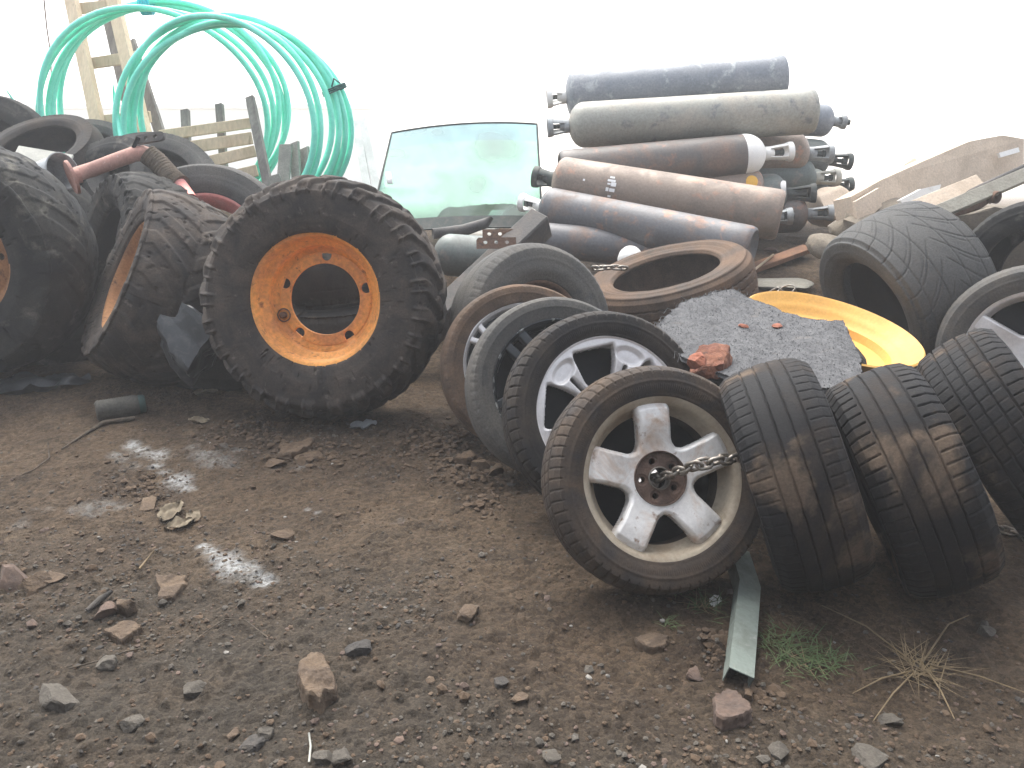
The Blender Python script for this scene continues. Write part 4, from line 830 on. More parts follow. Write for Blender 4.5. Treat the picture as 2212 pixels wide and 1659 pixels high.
def outline_rock(pts, h, m, lab, seed, slope=(0, 0), base=1.06):
    cx = sum(p[0] for p in pts) / len(pts); cy_ = sum(p[1] for p in pts) / len(pts); g = G(cx, cy_ + h * 300); p0 = Vector((g.x, g.y, g.z + h)); n = Vector((slope[0], slope[1], 1)).normalized()
    w3 = [on_plane(x, y, p0, n) for x, y in pts]; c = sum(w3, Vector()) / len(w3); K = 96; bd = []
    per = [(w3[(i + 1) % len(w3)] - w3[i]).length for i in range(len(w3))]; tot = sum(per)
    for k in range(K):
        s = tot * k / K
        for i, l in enumerate(per):
            if s <= l: bd.append(w3[i].lerp(w3[(i + 1) % len(w3)], s / l)); break
            s -= l
        else: bd.append(w3[0].copy())
    bd = np.array([tuple(v) for v in bd]); c_ = np.array(tuple(c)); sz = np.abs(bd - c_).max()
    jit = 1 + .10 * fbm(np.arange(K) * .35, np.zeros(K) + seed, 3, seed); bd = c_ + (bd - c_) * jit[:, None]; rings = []
    for s in np.linspace(0.02, 1, 16):
        q = c_ + (bd - c_) * s; q[:, 2] += h * .55 * fbm(q[:, 0] * 22 + seed, q[:, 1] * 22, 4, seed) - h * .25 * max(0, (s - .9) / .1) ** 2; rings.append(q)
    gz = g.z - .012
    for t in np.linspace(.15, 1, 9):
        q = c_ + (bd - c_) * (1 + (base - 1) * t) ; q[:, :2] += (bd - c_)[:, :2] * (.10 * fbm(np.arange(K) * .3, np.zeros(K) + t * 6, 3, seed + 5))[:, None]; q[:, 2] = bd[:, 2] * (1 - t) + gz * t - h * .25 * (1 - t); rings.append(q)
    b = B(); b.grid(np.array(rings) - np.array(tuple(g)), False, True); o = b.build("stone", m, sharp=32); fixnormals(o); o.location = g; tag(o, lab, "stone")
outline_rock([(648, 1424), (672, 1405), (700, 1410), (712, 1438), (726, 1462), (724, 1484), (702, 1492), (690, 1506), (668, 1498), (650, 1478), (640, 1450)], .036, M_stone, "large upright tan rock alone in the foreground", 3, (.05, .12), 1.08)
outline_rock([(335, 1236), (352, 1241), (400, 1240), (402, 1256), (388, 1272), (372, 1288), (352, 1293), (340, 1291), (346, 1270), (336, 1254)], .022, M_stone, "flat tan flake of rock with a ragged outline, below the white lime patch", 4)
outline_rock([(220, 1358), (258, 1341), (290, 1336), (305, 1352), (262, 1379), (250, 1371)], .022, M_stone, "flat squarish slab of pale stone beside two blocks", 5)
outline_rock([(598, 978), (612, 964), (640, 955), (672, 942), (680, 950), (660, 967), (632, 980)], .030, M_clod, "long flat slab of dried mud in front of the upright tractor wheel", 6)
outline_rock([(1540, 1502), (1570, 1482), (1592, 1490), (1628, 1530), (1610, 1540), (1562, 1552), (1546, 1544)], .026, M_stone_red, "reddish angular rock touching the end of the metal channel", 7, (0, .2))
outline_rock([(1372, 1375), (1400, 1366), (1445, 1368), (1440, 1388), (1415, 1400), (1392, 1396), (1376, 1386)], .022, M_stone, "flat half buried stone left of the metal channel", 8)
# loose gravel: one uncountable mass
rg = np.random.RandomState(11); N_ = 60000; gx = rg.uniform(-2.1, 2.0, N_); gy = rg.uniform(1.25, 3.4, N_)
_, GVp, DKp = ground_masks(gx, gy); dens = .035 + .55 * GVp * np.clip(.4 + 1.6 * fbm(gx * 3, gy * 3, 3, 70), .05, 1.3) + .14 * sstep(1.75, 1.45, gy) + .22 * DKp
keep = rg.uniform(0, 1, N_) < dens; gx, gy = gx[keep], gy[keep]; gz = hbase(gx, gy) + hfine(gx, gy)
b = B(); var = [stone_v(300 + k, 1, 4, .12) for k in range(16)]; sz = .003 + .009 * rg.power(1.0, len(gx)) * rg.uniform(.3, 1, len(gx)) + .010 * (rg.uniform(0, 1, len(gx)) > .985)
for k in range(len(gx)):
    V, F = var[k % 16]; a = rg.uniform(0, 6.28); c_, s_ = math.cos(a), math.sin(a)
    q = V * (sz[k] * np.array([1, rg.uniform(.6, 1), rg.uniform(.4, .8)])); q = np.stack([q[:, 0] * c_ - q[:, 1] * s_, q[:, 0] * s_ + q[:, 1] * c_, q[:, 2]], -1) + [gx[k], gy[k], gz[k] + sz[k] * .15]
    b.add(q, F, int(rg.choice(6, p=[.33, .33, .14, .10, .09, .01])))
M_pale = mat("pale_pebble", (.26, .245, .22), (.2, .19, .17), 40, .4, .6, rough=.9, fine=.2)
o = b.build("gravel", [M_stone_grey, M_clod, M_stone, M_stone_red, M_stone_dark, M_pale], smooth=False, kind="stuff"); tag(o, "loose gravel and soil crumbs scattered over the dirt", "gravel")
# mud clods between the tractor wheel and the car wheels
b = B(); 
for cx_, cy_, sx_, sy_, n_ in [(930, 950, 120, 45, 260), (1010, 1015, 90, 35, 200), (560, 940, 130, 50, 200), (700, 985, 90, 30, 90), (1060, 1080, 60, 40, 60), (300, 1060, 90, 40, 60), (1640, 1505, 40, 25, 40), (1560, 1400, 50, 40, 50)]:
    for _ in range(n_):
        p = GH(cx_ + rg.normal() * sx_ * .5, cy_ + rg.normal() * sy_ * .5); s = rg.uniform(.006, .022) * rg.uniform(.5, 1.1); V, F = var[rg.randint(16)]
        a = rg.uniform(0, 6.28); q = V * (s * np.array([1, rg.uniform(.6, 1), rg.uniform(.45, .8)])); q = tr(q, Matrix.Rotation(a, 4, 'Z')) + [p.x, p.y, p.z + s * .2]; b.add(q, F)
o = b.build("soil_clods", M_clod, smooth=False, kind="stuff"); tag(o, "broken mud clods strewn between the tractor wheel and the car wheels", "soil")
# ------------------------------------------------------------------ background: wall, pallets, coils, glass
b = B(); b.box((0, 0, .1), (9, .22, 1.45), bev=.01); b.box((0, 0, .85), (9.04, .30, .06), bev=.01); o = b.build("boundary_wall", M_wall, smooth=False); o.location = (-6.05, 10.5, .2); tag(o, "pale washed-out boundary wall behind the pipe coils and pallets", "wall")
def plank(b, p, q, wdt, thk, nrm, bev=.003):
    """board from p to q, wide direction perpendicular to nrm"""
    p, q = Vector(p), Vector(q); z = (q - p); L = z.length; z.normalize(); n = Vector(nrm); n = (n - z * n.dot(z)).normalized(); x = n.cross(z)
    M = Matrix((x, n, z)).transposed().to_4x4(); M.translation = (p + q) / 2; b.box((0, 0, 0), (wdt, thk, L), M=M, bev=bev)
def part_planks(root, name, m, lst, org):
    for p, q, wd, th, n in lst:
        b = B(); plank(b, Vector(p) - org, Vector(q) - org, wd, th, n); b.build(name, m, root, smooth=False)
# tall pallet-like frame leaning behind the coils
org = P(250, 400, 6.7); root = thing("tall_pallet", org, "tall pale wooden pallet frame standing behind the green pipe coils", "pallet")
fn = Vector((-.35, -.93, .1))
part_planks(root, "stringer", M_wood, [(P(246, 430, 6.6), P(146, -40, 6.9), .115, .05, fn), (P(345, 430, 6.55), P(236, -40, 6.85), .115, .05, fn)], org)
part_planks(root, "rung", M_wood, [(P(185, 139, 6.84), P(300, 122, 6.78), .085, .035, fn), (P(212, 262, 6.74), P(325, 252, 6.68), .085, .035, fn), (P(160, 20, 6.92), P(262, 10, 6.9), .085, .035, fn)], org)
part_planks(root, "back_board", M_wood_grey, [(P(300, 330, 6.95), P(215, -40, 7.2), .10, .03, fn), (P(350, 300, 6.95), P(282, 90, 7.1), .10, .03, fn)], org)
# low pallet of slats
org = P(445, 390, 6.2); root = thing("low_pallet", org, "low pale slatted pallet seen through the front pipe coil", "pallet"); fn = Vector((-.15, -.95, .25))
part_planks(root, "slat", M_wood, [(P(345, 293, 6.2), P(542, 266, 6.25), .075, .022, fn), (P(330, 330, 6.15), P(545, 298, 6.2), .085, .022, fn), (P(440, 352, 6.12), P(552, 326, 6.16), .08, .022, fn), (P(470, 388, 6.1), P(556, 368, 6.1), .08, .022, fn)], org)
part_planks(root, "post", M_wood_grey, [(P(410, 450, 6.25), P(400, 238, 6.35), .06, .04, fn), (P(490, 450, 6.25), P(474, 225, 6.35), .055, .04, fn)], org)
b = B(); plank(b, Vector((0, 0, 0)), P(540, 210, 6.15) - P(590, 455, 5.95), .062, .04, fn); o = b.build("grey_post", M_wood_grey, smooth=False); o.location = P(590, 455, 5.95); tag(o, "grey weathered post at the right end of the low pallet", "post")
org = P(630, 395, 5.9); root = thing("board_bundle", org, "short bundle of bent grey boards between the two pipe coils", "boards")
part_planks(root, "board", M_board, [(P(608, 450, 5.88), P(618, 312, 5.92), .095, .02, (-.2, -.95, .1)), (P(644, 450, 5.9), P(636, 308, 5.95), .085, .02, (-.5, -.85, .1)), (P(664, 450, 5.93), P(657, 320, 5.97), .10, .02, (-.6, -.8, .1)), (P(585, 392, 5.85), P(607, 385, 5.85), .07, .02, (0, -1, .2))], org)
for k, (a, c, lab) in enumerate([((803, 455), (768, 262), "pale grey plank leaning on the wall beside the windscreen, left one"), ((825, 455), (782, 258), "pale grey plank leaning on the wall beside the windscreen, right one")]):
    p, q = P(*a, 7.4), P(*c, 7.8); b = B(); plank(b, Vector((0, 0, 0)), q - p, .07, .03, (0, -1, .3)); o = b.build("leaning_plank", mat("washed_plank%d" % k, (.60, .62, .60), (.5, .52, .5), 6, .4, .6, rough=.9, fine=.1), smooth=False); o.location = p; tag(o, lab, "plank")
# green pipe coils
def coil(cx, cy, rx, ry, d, n, spread, lab, seed, tilt, ties, phase=0.0):
    rg = random.Random(seed); c = P(cx, cy, d); root = thing("pipe_coil", c - Vector((0, 0, ry * d / FPX)), lab, "pipe coil", "coils of green pipe"); base = Vector(root.location)
    for k in range(n):
        a = rx * d / FPX * (1 + rg.uniform(-.055, .03)); e = ry * d / FPX * (1 + rg.uniform(-.05, .03)); off = (k / (n - 1) - .5) * spread; ox, oz = rg.uniform(-.03, .03), rg.uniform(-.03, .02)
        wob = [rg.uniform(-.02, .02) for _ in range(6)]; pts = []
        for i in range(72):
            t = 2 * math.pi * i / 72; r_ = 1 + wob[0] * math.cos(2 * t + wob[1] * 90) + wob[2] * math.cos(3 * t)
            y = off * (1 + .9 * math.sin(t + phase + k * .3)) + .06 * math.sin(t * 1.0 + wob[3] * 80)
            x, z = a * r_ * math.cos(t) + ox + y * tilt, e * r_ * math.sin(t) + oz
            pts.append(c + Vector((x, y + z * .12, z)) - base)
        b = B(); b.tube(pts, .021, 10, False, True); b.build("pipe_loop", M_hdpe, root)
    for a, mt in ties:
        b = B(); t = R_(a); q = Vector((rx * d / FPX * math.cos(t), 0, ry * d / FPX * math.sin(t) * 1.0)); tan = Vector((-math.sin(t), 0, math.cos(t))); Fm = axis_frame(tan)
        for w_ in range(7 if mt is M_twine else 3):
            lp = [c - base + q + tan * (w_ - 3) * .012 + Vector((0, q.z * .12, 0)) + Fm.to_3x3() @ Vector((.055 * math.cos(u), (.03 + spread * .35) * math.sin(u), 0)) for u in np.linspace(0, 6.28, 24, endpoint=False)]
            b.tube(lp, .006, 6, False, True)
        e0 = c - base + q; b.tube([e0, e0 + Vector((.03, -.06, .05)), e0 + Vector((.07, -.05, .02))], .006, 6); b.build("tie", mt, root)
    return root
coil(350, 245, 248, 222, 6.3, 5, .15, "coil of green pipe tied with cyan twine, left and rear of the two", 4, .45, [(93, M_twine)], .4)
coil(500, 272, 240, 215, 5.9, 7, .16, "coil of green pipe with a dark tie, right and front of the two", 9, .55, [(22, M_darktie)], 1.2)
b = B(); p = P(115, 300, 6.0); b.tube([q - p for q in (P(14, 195, 6.0), P(45, 240, 6.0), P(85, 282, 6.0), P(125, 330, 5.95))], [.004, .014, .0165, .0165], 10); o = b.build("pipe_end", M_hdpe); o.location = p; tag(o, "loose cut end of green pipe poking out at the far left", "pipe")
b = B(); p = P(248, 235, 5.9); b.tube([P(244, 182, 5.85) - p, P(247, 215, 5.85) - p, P(256, 262, 5.85) - p, P(262, 300, 5.85) - p], [.004, .013, .0165, .0165], 10); o = b.build("pipe_end", M_hdpe); o.location = p; tag(o, "upright cut end of green pipe beside the front coil", "pipe")
b = B(); p = P(104, 110, 6.9); b.tube([P(95, 0, 7.0) - p, P(101, 60, 7.0) - p, P(110, 120, 6.95) - p, P(112, 300, 6.6) - p], .006, 6); o = b.build("thin_rod", M_rust); o.location = p; tag(o, "thin brown rod rising at the top left", "rod")
# windscreen
quad = [P(812, 402, 5.35), P(1160, 448, 5.5), P(1160, 268, 5.75), P(846, 287, 5.65)]; quad[0] = P(806, 420, 5.33); quad[1] = P(1172, 492, 5.42); org = P(985, 500, 5.4)
root = thing("windscreen", org, "loose car windscreen of dusty green glass with a blue shade band, standing upright", "windscreen")
b = B(); b2 = B(); b3 = B(); nu, nv = 40, 30; V = np.zeros((nu, nv, 3)); nn = (quad[1] - quad[0]).cross(quad[3] - quad[0]).normalized()
low = [P(795, 505, 5.25), P(1172, 492, 5.42)]
for i in range(nu):
    for j in range(nv):
        u, v = i / (nu - 1), j / (nv - 1); q = low[0].lerp(low[1], u).lerp(quad[3].lerp(quad[2], u), v)
        side = quad[3].lerp(low[0], 1 - v)
        q = q + nn * .025 * (1 - (2 * u - 1) ** 2) + Vector((0, 0, .012 * (1 - (2 * u - 1) ** 2)))*v
        V[i, j] = q - org
V[..., 0] -= ((1 - np.linspace(0, 1, nv)) * .0)[None, :]
cut = 24; b.grid(V[:, :cut + 1]); b.grid((V - np.array(nn) * .006)[:, :cut + 1]); b2.grid(V[:, cut:]); b2.grid((V - np.array(nn) * .006)[:, cut:])
b.build("glass_pane", M_glass, root); b2.build("shade_band", M_glass_band, root)
ed = [Vector(V[i, 0]) for i in range(nu)] + [Vector(V[-1, j]) for j in range(1, nv)] + [Vector(V[i, -1]) for i in range(nu - 2, -1, -1)] + [Vector(V[0, j]) for j in range(nv - 2, 0, -1)]
b3.tube(ed, .007, 6, False, True); b3.grid(V[:, :4] + np.array(nn) * .004); b3.build("edge_seal", M_valve, root)
b = B(); q = Vector(V[2, 15]); b.box((0, 0, 0), (.035, .004, .10), M=Matrix.Translation(q + nn * .006) @ axis_frame(nn) @ Matrix.Rotation(R_(90), 4, 'X')); b.build("sticker", M_whitep, root)
# propped rubbish under the windscreen
b = B(); p = P(1000, 500, 5.0); b.tube([P(935, 505, 4.95) - p, P(1000, 498, 5.0) - p, P(1050, 482, 5.0) - p, P(1062, 470, 5.0) - p], [.03, .035, .03, .012], 10); o = b.build("rubber_hose", M_darksteel); o.location = p; tag(o, "dark rubber hose lying below the windscreen", "hose")
# ------------------------------------------------------------------ exhaust pipe with flange, hose and bracket on the left heap
org = P(230, 370, 4.75); root = thing("exhaust_pipe", org, "pink-red exhaust pipe with a round flange and woven sleeve on top of the left heap", "exhaust pipe")
pts = [P(160, 378, 4.62), P(200, 366, 4.66), P(250, 347, 4.72), P(290, 333, 4.76), P(308, 331, 4.78), P(325, 338, 4.80)]
b = B(); b.tube([q - org for q in pts], [.038, .040, .041, .042, .044, .045], 20); b.build("tube", M_pink, root)
pts = [P(318, 333, 4.79), P(340, 350, 4.80), P(360, 372, 4.80), P(375, 390, 4.78), P(390, 402, 4.76)]
b = B(); path = []
for k in range(len(pts) - 1):
    for t in np.linspace(0, 1, 22, endpoint=False): path.append(pts[k].lerp(pts[k + 1], t) - org)
b.tube(path, [.056 + .0035 * math.sin(k * 1.25) * (1 if k < 60 else 1.9) for k in range(len(path))], 24); b.build("woven_sleeve", M_weave, root)
fa = (P(118, 388, 4.56) - P(200, 366, 4.66)).normalized(); fm = Matrix.Translation(P(152, 384, 4.60) - org) @ axis_frame(fa)
b = B(); b.lathe([(0, .0), (.088, .0), (.092, -.006), (.092, -.016), (.04, -.02), (.04, -.05), (0, -.05)], 48); b.build("flange", M_pink, root, fm, sharp=40)
b = B(); b.tube([P(386, 398, 4.76) - org, P(410, 432, 4.7) - org], .042, 16); b.build("pipe_stub", M_red, root)
p = P(128, 372, 4.66); Mq = axis_frame((P(160, 362, 4.60) - P(90, 385, 4.72)).normalized())
b = B(); b.lathe([(.085, -.16), (.09, -.02), (.098, .03), (.103, .032), (.098, .034), (.088, .02), (.08, -.15), (0, -.15)], 48); o = b.build("tin_can", M_tin, sharp=40); o.matrix_basis = Matrix.Translation(p) @ Mq; tag(o, "grey tin can lying behind the pink flange", "can")
b = B(); p = P(70, 350, 4.95); plank(b, P(30, 338, 4.9) - p, P(150, 358, 4.95) - p, .17, .02, (-.1, -.6, .8), .004); o = b.build("cream_panel", M_cream, smooth=False); o.location = p; tag(o, "dirty cream panel lying on the left heap", "panel")
p = P(322, 297, 4.74); root = thing("steel_bracket", p - Vector((0, 0, .03)), "dark steel bracket with two holes standing over the exhaust pipe", "bracket")
b = B(); nx, ny = 100, 30; gx, gy = np.meshgrid(np.linspace(-.085, .085, nx), np.linspace(-.025, .025, ny), indexing='ij'); cx_, cy_ = (gx[:-1, :-1] + gx[1:, 1:]) / 2, (gy[:-1, :-1] + gy[1:, 1:]) / 2
K = (np.hypot(cx_ - .035, cy_) > .011) & (np.hypot(cx_ + .02, cy_) > .011) & ((np.abs(cx_) < .062) | (np.hypot(np.abs(cx_) - .062, cy_) < .0245))
i, j = np.nonzero(K); f = np.stack([i * ny + j, (i + 1) * ny + j, (i + 1) * ny + j + 1, i * ny + j + 1], -1).tolist()
Vf = np.stack([gx, gy, 0 * gx], -1).reshape(-1, 3); n_ = len(Vf); E = {}
for q in f:
    for k in range(4): E[(q[k], q[(k + 1) % 4])] = 1
side = [(a, c, c + n_, a + n_) for (a, c) in E if (c, a) not in E]
b.add(np.concatenate([Vf, Vf - [0, 0, .02]]), f + [[q + n_ for q in r[::-1]] for r in f] + side)
b.build("drilled_bar", M_darksteel, root, Matrix.Translation((0, 0, .03)) @ axis_frame((-.1, -.9, .4), R_(10)), smooth=False)
b = B(); b.tube([(-.06, 0, .03), (-.085, -.02, -.02), (-.06, -.01, -.07), (-.05, 0, -.09)], .012, 8); b.box((-.05, 0, -.045), (.07, .03, .02)); b.build("clamp", M_hole_black, root)
# ------------------------------------------------------------------ right background: body panel, bars, sacks, boulder
org = P(1990, 440, 5.3); root = thing("truck_side_panel", org, "long dusty beige truck body panel lying slanted at the right", "panel")
Vp = [(1838, 425), (1905, 388), (2000, 345), (2095, 305), (2165, 292), (2212, 300), (2212, 392), (2120, 412), (2010, 445), (1950, 470), (1850, 500)]
def slab(pxs, d0, d1, thick, ref, nb=1):
    pts = [P(x, y, d0 + (d1 - d0) * (x - pxs[0][0]) / 400.0) - ref for x, y in pxs]; n = (pts[3] - pts[0]).cross(pts[-2] - pts[0]).normalized(); n = n if n.y > 0 else -n
    b = B(); k = len(pts); b.add([*pts, *[p + n * thick for p in pts]], [tuple(range(k)), tuple(reversed(range(k, 2 * k)))] + [(i, (i + 1) % k, (i + 1) % k + k, i + k) for i in range(k)]); return b
b = slab(Vp, 5.0, 5.6, .14, org); b.build("shell", M_beige, root, smooth=False)
b = slab([(1848, 435), (1900, 405), (1905, 445), (1855, 492)], 4.96, 5.4, .03, org); b.build("end_flange", M_beige, root, smooth=False)
b = slab([(1945, 432), (1990, 408), (2033, 398), (2030, 410), (1995, 422), (1952, 445)], 5.0, 5.4, .03, org); b.build("bright_patch", M_whitep, root, smooth=False)
b = slab([(2158, 330), (2200, 318), (2203, 328), (2162, 340)], 5.38, 5.6, .02, org); b.build("slot", M_whitep, root, smooth=False)
b = B(); p = P(2100, 415, 4.8); b.tube([P(1960, 478, 4.8) - p, P(2060, 432, 4.82) - p, P(2250, 345, 4.85) - p], .020, 14); o = b.build("steel_bar", M_darksteel); o.location = p; tag(o, "dark round steel bar lying across the beige panel", "bar")
b = B(); p = P(2080, 445, 4.7); b.tube([P(1990, 492, 4.7) - p, P(2060, 462, 4.7) - p, P(2118, 432, 4.72) - p, P(2130, 424, 4.72) - p, P(2140, 424, 4.70) - p], .042, 18); b.tube([P(2130, 422, 4.72) - p, P(2155, 427, 4.66) - p], [.035, .034], 18, False); b.tube([P(2155, 427, 4.66) - p, P(2132, 422, 4.715) - p], [.028, .028], 18, False); o = b.build("elbow_pipe", M_rust); o.location = p; tag(o, "rusty elbow pipe with an open end, under the dark steel bar", "pipe")
for k, (px, py, d, sz, m, lab, nm, cat) in enumerate([
    (2150, 505, 4.85, (1.1, .7, .52), M_sack, "dusty slumped sack behind the wide tyre at the right edge", "dusty_sack", "sack"),
    (1985, 505, 5.1, (.9, .55, .40), M_sack, "low dusty mound of sacking under the elbow pipe", "dusty_sack", "sack"),
    (1795, 535, 4.9, (.26, .2, .17), M_sack, "brown boulder between the cylinders and the wide tyre", "boulder", "rock"),
    (1800, 450, 5.9, (.34, .3, .28), M_beige, "dusty lump of earth behind the scratched cylinder collar", "boulder", "rock")]):
    p = P(px, py, d); V, F = stone_v(500 + k, 4, 7, .10); V = V * np.array(sz) / 2 * 1.15; b = B(); b.add(V, F); o = b.build(nm, m, sharp=40); o.location = p; tag(o, lab, cat)
p, q = GH(1620, 590), GH(1745, 556); b = B(); plank(b, Vector((0, 0, .03)), q - p + Vector((0, 0, .06)), .10, .03, (0, 0, 1)); o = b.build("wood_plank", M_plank, smooth=False); o.location = p; tag(o, "orange-brown plank on the ground beside the wide tyre", "plank")
p, q = GH(1570, 640), GH(1668, 572); b = B(); b.tube([Vector((0, 0, .03)), q - p + Vector((0, 0, .05))], .008, 6); o = b.build("stick", M_wood); o.location = p; tag(o, "thin pale stick lying beside the flat truck tyre", "stick")
p = GH(1680, 622); stone(p, (.42, .30, .05), R_(10), M_conc, 610, "flat pale slab of concrete between the flat tyre and the yellow rim", name="concrete_slab", cat="slab")
for k, (px, py, w_, m, lab) in enumerate([(1600, 552, 40, M_clod, "dark clod under the pile beside the plank"), (1720, 545, 34, M_whitep, "scrap of white plastic by the plank"), (1690, 565, 26, M_darksteel, "bent scrap of dark metal by the plank"), (1665, 545, 36, M_rust, "rusty scrap near the foot of the cylinder pile")]):
    p, s = pix(px, py); stone(p, (w_ * s, w_ * s * .7, w_ * s * .3), k * 1.1, m, 620 + k, lab, name="scrap_piece", cat="scrap", sub=2)
b = B(); p = P(1690, 628, 3.85); b.tube([p + Vector((.05 * math.cos(t) * (1 + .3 * math.sin(3 * t)), .03 * math.sin(t), .02 * math.sin(2 * t))) - p for t in np.linspace(0, 9, 40)], .004, 6); o = b.build("wire_tangle", M_steel); o.location = p; tag(o, "small tangle of pale wire at the back of the yellow rim", "wire")
for k, (q0, q1, w_, m, lab) in enumerate([((1880, 492, 4.75), (2120, 395, 4.85), .11, M_beige, "dusty pale plank lying along the foot of the beige panel"), ((1930, 500, 4.6), (2230, 372, 4.72), .08, M_conc, "grey dusty plank lying just below the dark round steel bar"), ((1845, 452, 5.3), (1985, 352, 5.45), .09, M_beige, "short dusty plank leaning on the upper edge of the beige panel")]):
    p, q = P(*q0), P(*q1); b = B(); plank(b, Vector((0, 0, 0)), q - p, w_, .03, (-.1, -.7, .7)); o = b.build("dusty_plank", m, smooth=False); o.location = p; tag(o, lab, "plank")
# brick bits
def onc(px, py): p = on_plane(px, py); p.z = float(carpet_h(np.array([p.x]), np.array([p.y]))[0]); return p
stone(onc(1604, 705), (.055, .022, .016), R_(-25), M_brick, 640, "small sliver of red brick on the carpet", name="brick_chip", cat="brick chip", planes=8, sub=2)
stone(onc(1680, 701), (.045, .035, .022), R_(20), M_brick, 641, "small triangular chip of red brick on the carpet", name="brick_chip", cat="brick chip", planes=8, sub=2)
c = P(1545, 798, 2.74); stone(c, (.19, .14, .13), R_(20), M_rustlump, 642, "dark rusty lump at the edge of the carpet above the silver wheel", name="rusty_lump", cat="scrap", planes=6, rough=.16)
c = P(1505, 790, 2.66); stone(c, (.075, .06, .06), R_(60), M_brick, 643, "broken red brick piece leaning on the rusty lump", name="brick_piece", cat="brick", planes=8, rough=.1)
# ------------------------------------------------------------------ foreground litter
# galvanised channel
a0 = GH(1592, 1490) + Vector((0, 0, .02)); a1 = GH(1612, 1292) + Vector((0, 0, .03)); a2 = GH(1588, 1228) + Vector((0, 0, .05)); org = Vector(a0)
b = B(); sec = [(-.031, -.022), (-.031, .022), (.031, .022), (.031, -.022), (.028, -.022), (.028, .019), (-.028, .019), (-.028, -.022)]
rows = []
for p, t in ((a0, a1 - a0), (a0.lerp(a1, .5), a1 - a0), (a1, a2 - a0), (a1.lerp(a2, .15), a2 - a1), (a2, a2 - a1)):
    t = Vector(t).normalized(); up = Vector((.30, 0, .95)); x = t.cross(up).normalized(); u = x.cross(t); rows.append([p + x * s + u * v - org for s, v in sec])
V = np.array([[tuple(q) for q in r] for r in rows]); b.grid(V, False, True); o = b.build("metal_channel", M_galv, smooth=False); o.location = org; tag(o, "bent galvanised steel channel sticking out from under the silver wheel", "metal channel")
# can / roll on the ground
p = GH(262, 900); ax = (GH(310, 884) - GH(222, 900)); ax.z = 0; ax.normalize(); root = thing("plastic_bottle", p, "dirt-covered round bottle with a dark cap lying on the soil", "bottle"); M = Matrix.Translation((0, 0, .045)) @ axis_frame(ax)
b = B(); pr = [(0, -.095), (.035, -.095), (.044, -.088)]
for k in range(14): pr += [(.046, -.08 + k * .0105), (.0435, -.075 + k * .0105)]
pr += [(.045, .066), (.040, .072), (.040, .078), (0, .078)]; b.lathe(pr, 48); b.build("bottle_body", M_bottle, root, M)
b = B(); b.lathe([(.039, .074), (.041, .08), (.040, .098), (.036, .104), (.018, .105), (.016, .090), (0, .090)], 40); b.build("cap", M_teal, root, M, sharp=40)
def twig(pts, r, lab, nm="stick", cat="stick", m=None):
    q = [GH(x, y) + Vector((0, 0, h)) for x, y, h in pts]; o0 = Vector(q[0]); b = B(); b.tube([p - o0 for p in q], r if isinstance(r, list) else r, 7); o = b.build(nm, m or M_stick); o.location = o0; tag(o, lab, cat)
twig([(135, 975, .005), (180, 945, .012), (225, 918, .012), (292, 905, .015)], [.003, .006, .010, .011], "long dark stick lying in front of the dirty bottle")
twig([(30, 1040, .004), (75, 1022, .006), (108, 995, .008), (105, 962, .006)], .003, "thin curved dark twig near the left edge", "twig", "twig")
twig([(420, 1395, .004), (455, 1362, .014), (490, 1347, .02), (530, 1352, .016), (580, 1378, .004)], .0016, "thin dark wire arching over the dirt left of the large rock", "wire", "wire")
twig([(150, 1452, .004), (215, 1432, .006), (275, 1412, .006), (300, 1404, .004)], .0022, "thin brown stem lying in the gravel at the left", "twig", "twig")
twig([(302, 1236, .008), (334, 1204, .010)], .0028, "short pale straw left of the ragged tan flake", "straw", "straw", M_straw)
twig([(190, 1330, .008), (222, 1312, .016), (246, 1298, .014)], [.006, .010, .005], "dark splinter beside the blocky stones", "splinter", "splinter", M_stone_dark)
twig([(668, 1590, .006), (672, 1620, .01), (668, 1650, .006)], .0025, "small white bent twig at the bottom edge", "twig", "twig", M_cream)
def leaf(px, py, size, rz, lab, m=M_leaf, nm="dry_leaf", cat="leaf", seed=0, curl=.3):
    p, s = pix(px, py); n = 14; g, h = np.meshgrid(np.linspace(-1, 1, n), np.linspace(-1, 1, n), indexing='ij'); sz = size * s / 2
    wd = np.sqrt(np.clip(1 - g ** 2, 0.02, 1)) * .62; x = g; y = h * wd; wd2 = wd * (1 + .5 * fbm(g * 2.5, h * 0 + seed, 2, seed + 3)); y = h * wd2; x = g * (1 + .3 * fbm(h * 2, g * 0 + 3, 2, seed)); z = curl * (y ** 2 * 1.2 + .25 * g ** 2) + .45 * fbm(g * 1.6 + seed, h * 1.6, 3, seed)
    V = tr(np.stack([x, y, z], -1).reshape(-1, 3) * sz, Matrix.Rotation(R_(rz), 4, 'Z')).reshape(n, n, 3); b = B(); b.grid(V); b.grid(V - [0, 0, .0012])
    o = b.build(nm, m); o.location = p + Vector((0, 0, .006)); tag(o, lab, cat)
leaf(372, 1112, 66, 80, "big crumpled pale dry leaf left of the lime patch", seed=1, curl=.5); leaf(388, 1138, 58, 40, "dry leaf curled under the big pale leaf", seed=2, curl=.6); leaf(418, 1118, 44, -70, "narrow dry leaf right of the big pale leaf", seed=3)
leaf(785, 925, 60, 20, "scrap of torn pale packaging at the foot of the upright tractor wheel", M_tin, "packaging_scrap", "litter", 4, .4)
leaf(445, 850, 52, 10, "dry leaf on the soil under the tipped tractor wheel", seed=5); leaf(430, 912, 40, -10, "dry leaf on the soil in front of the dirty bottle", seed=6); leaf(1545, 1305, 40, 60, "torn white scrap beside the metal channel", M_whitep, "paper_scrap", "litter", 7, .5)
leaf(90, 835, 150, 12, "dark torn plastic sheet under the huge wheel at the left", M_plastic_dark, "plastic_sheet", "plastic sheet", 8, .25)
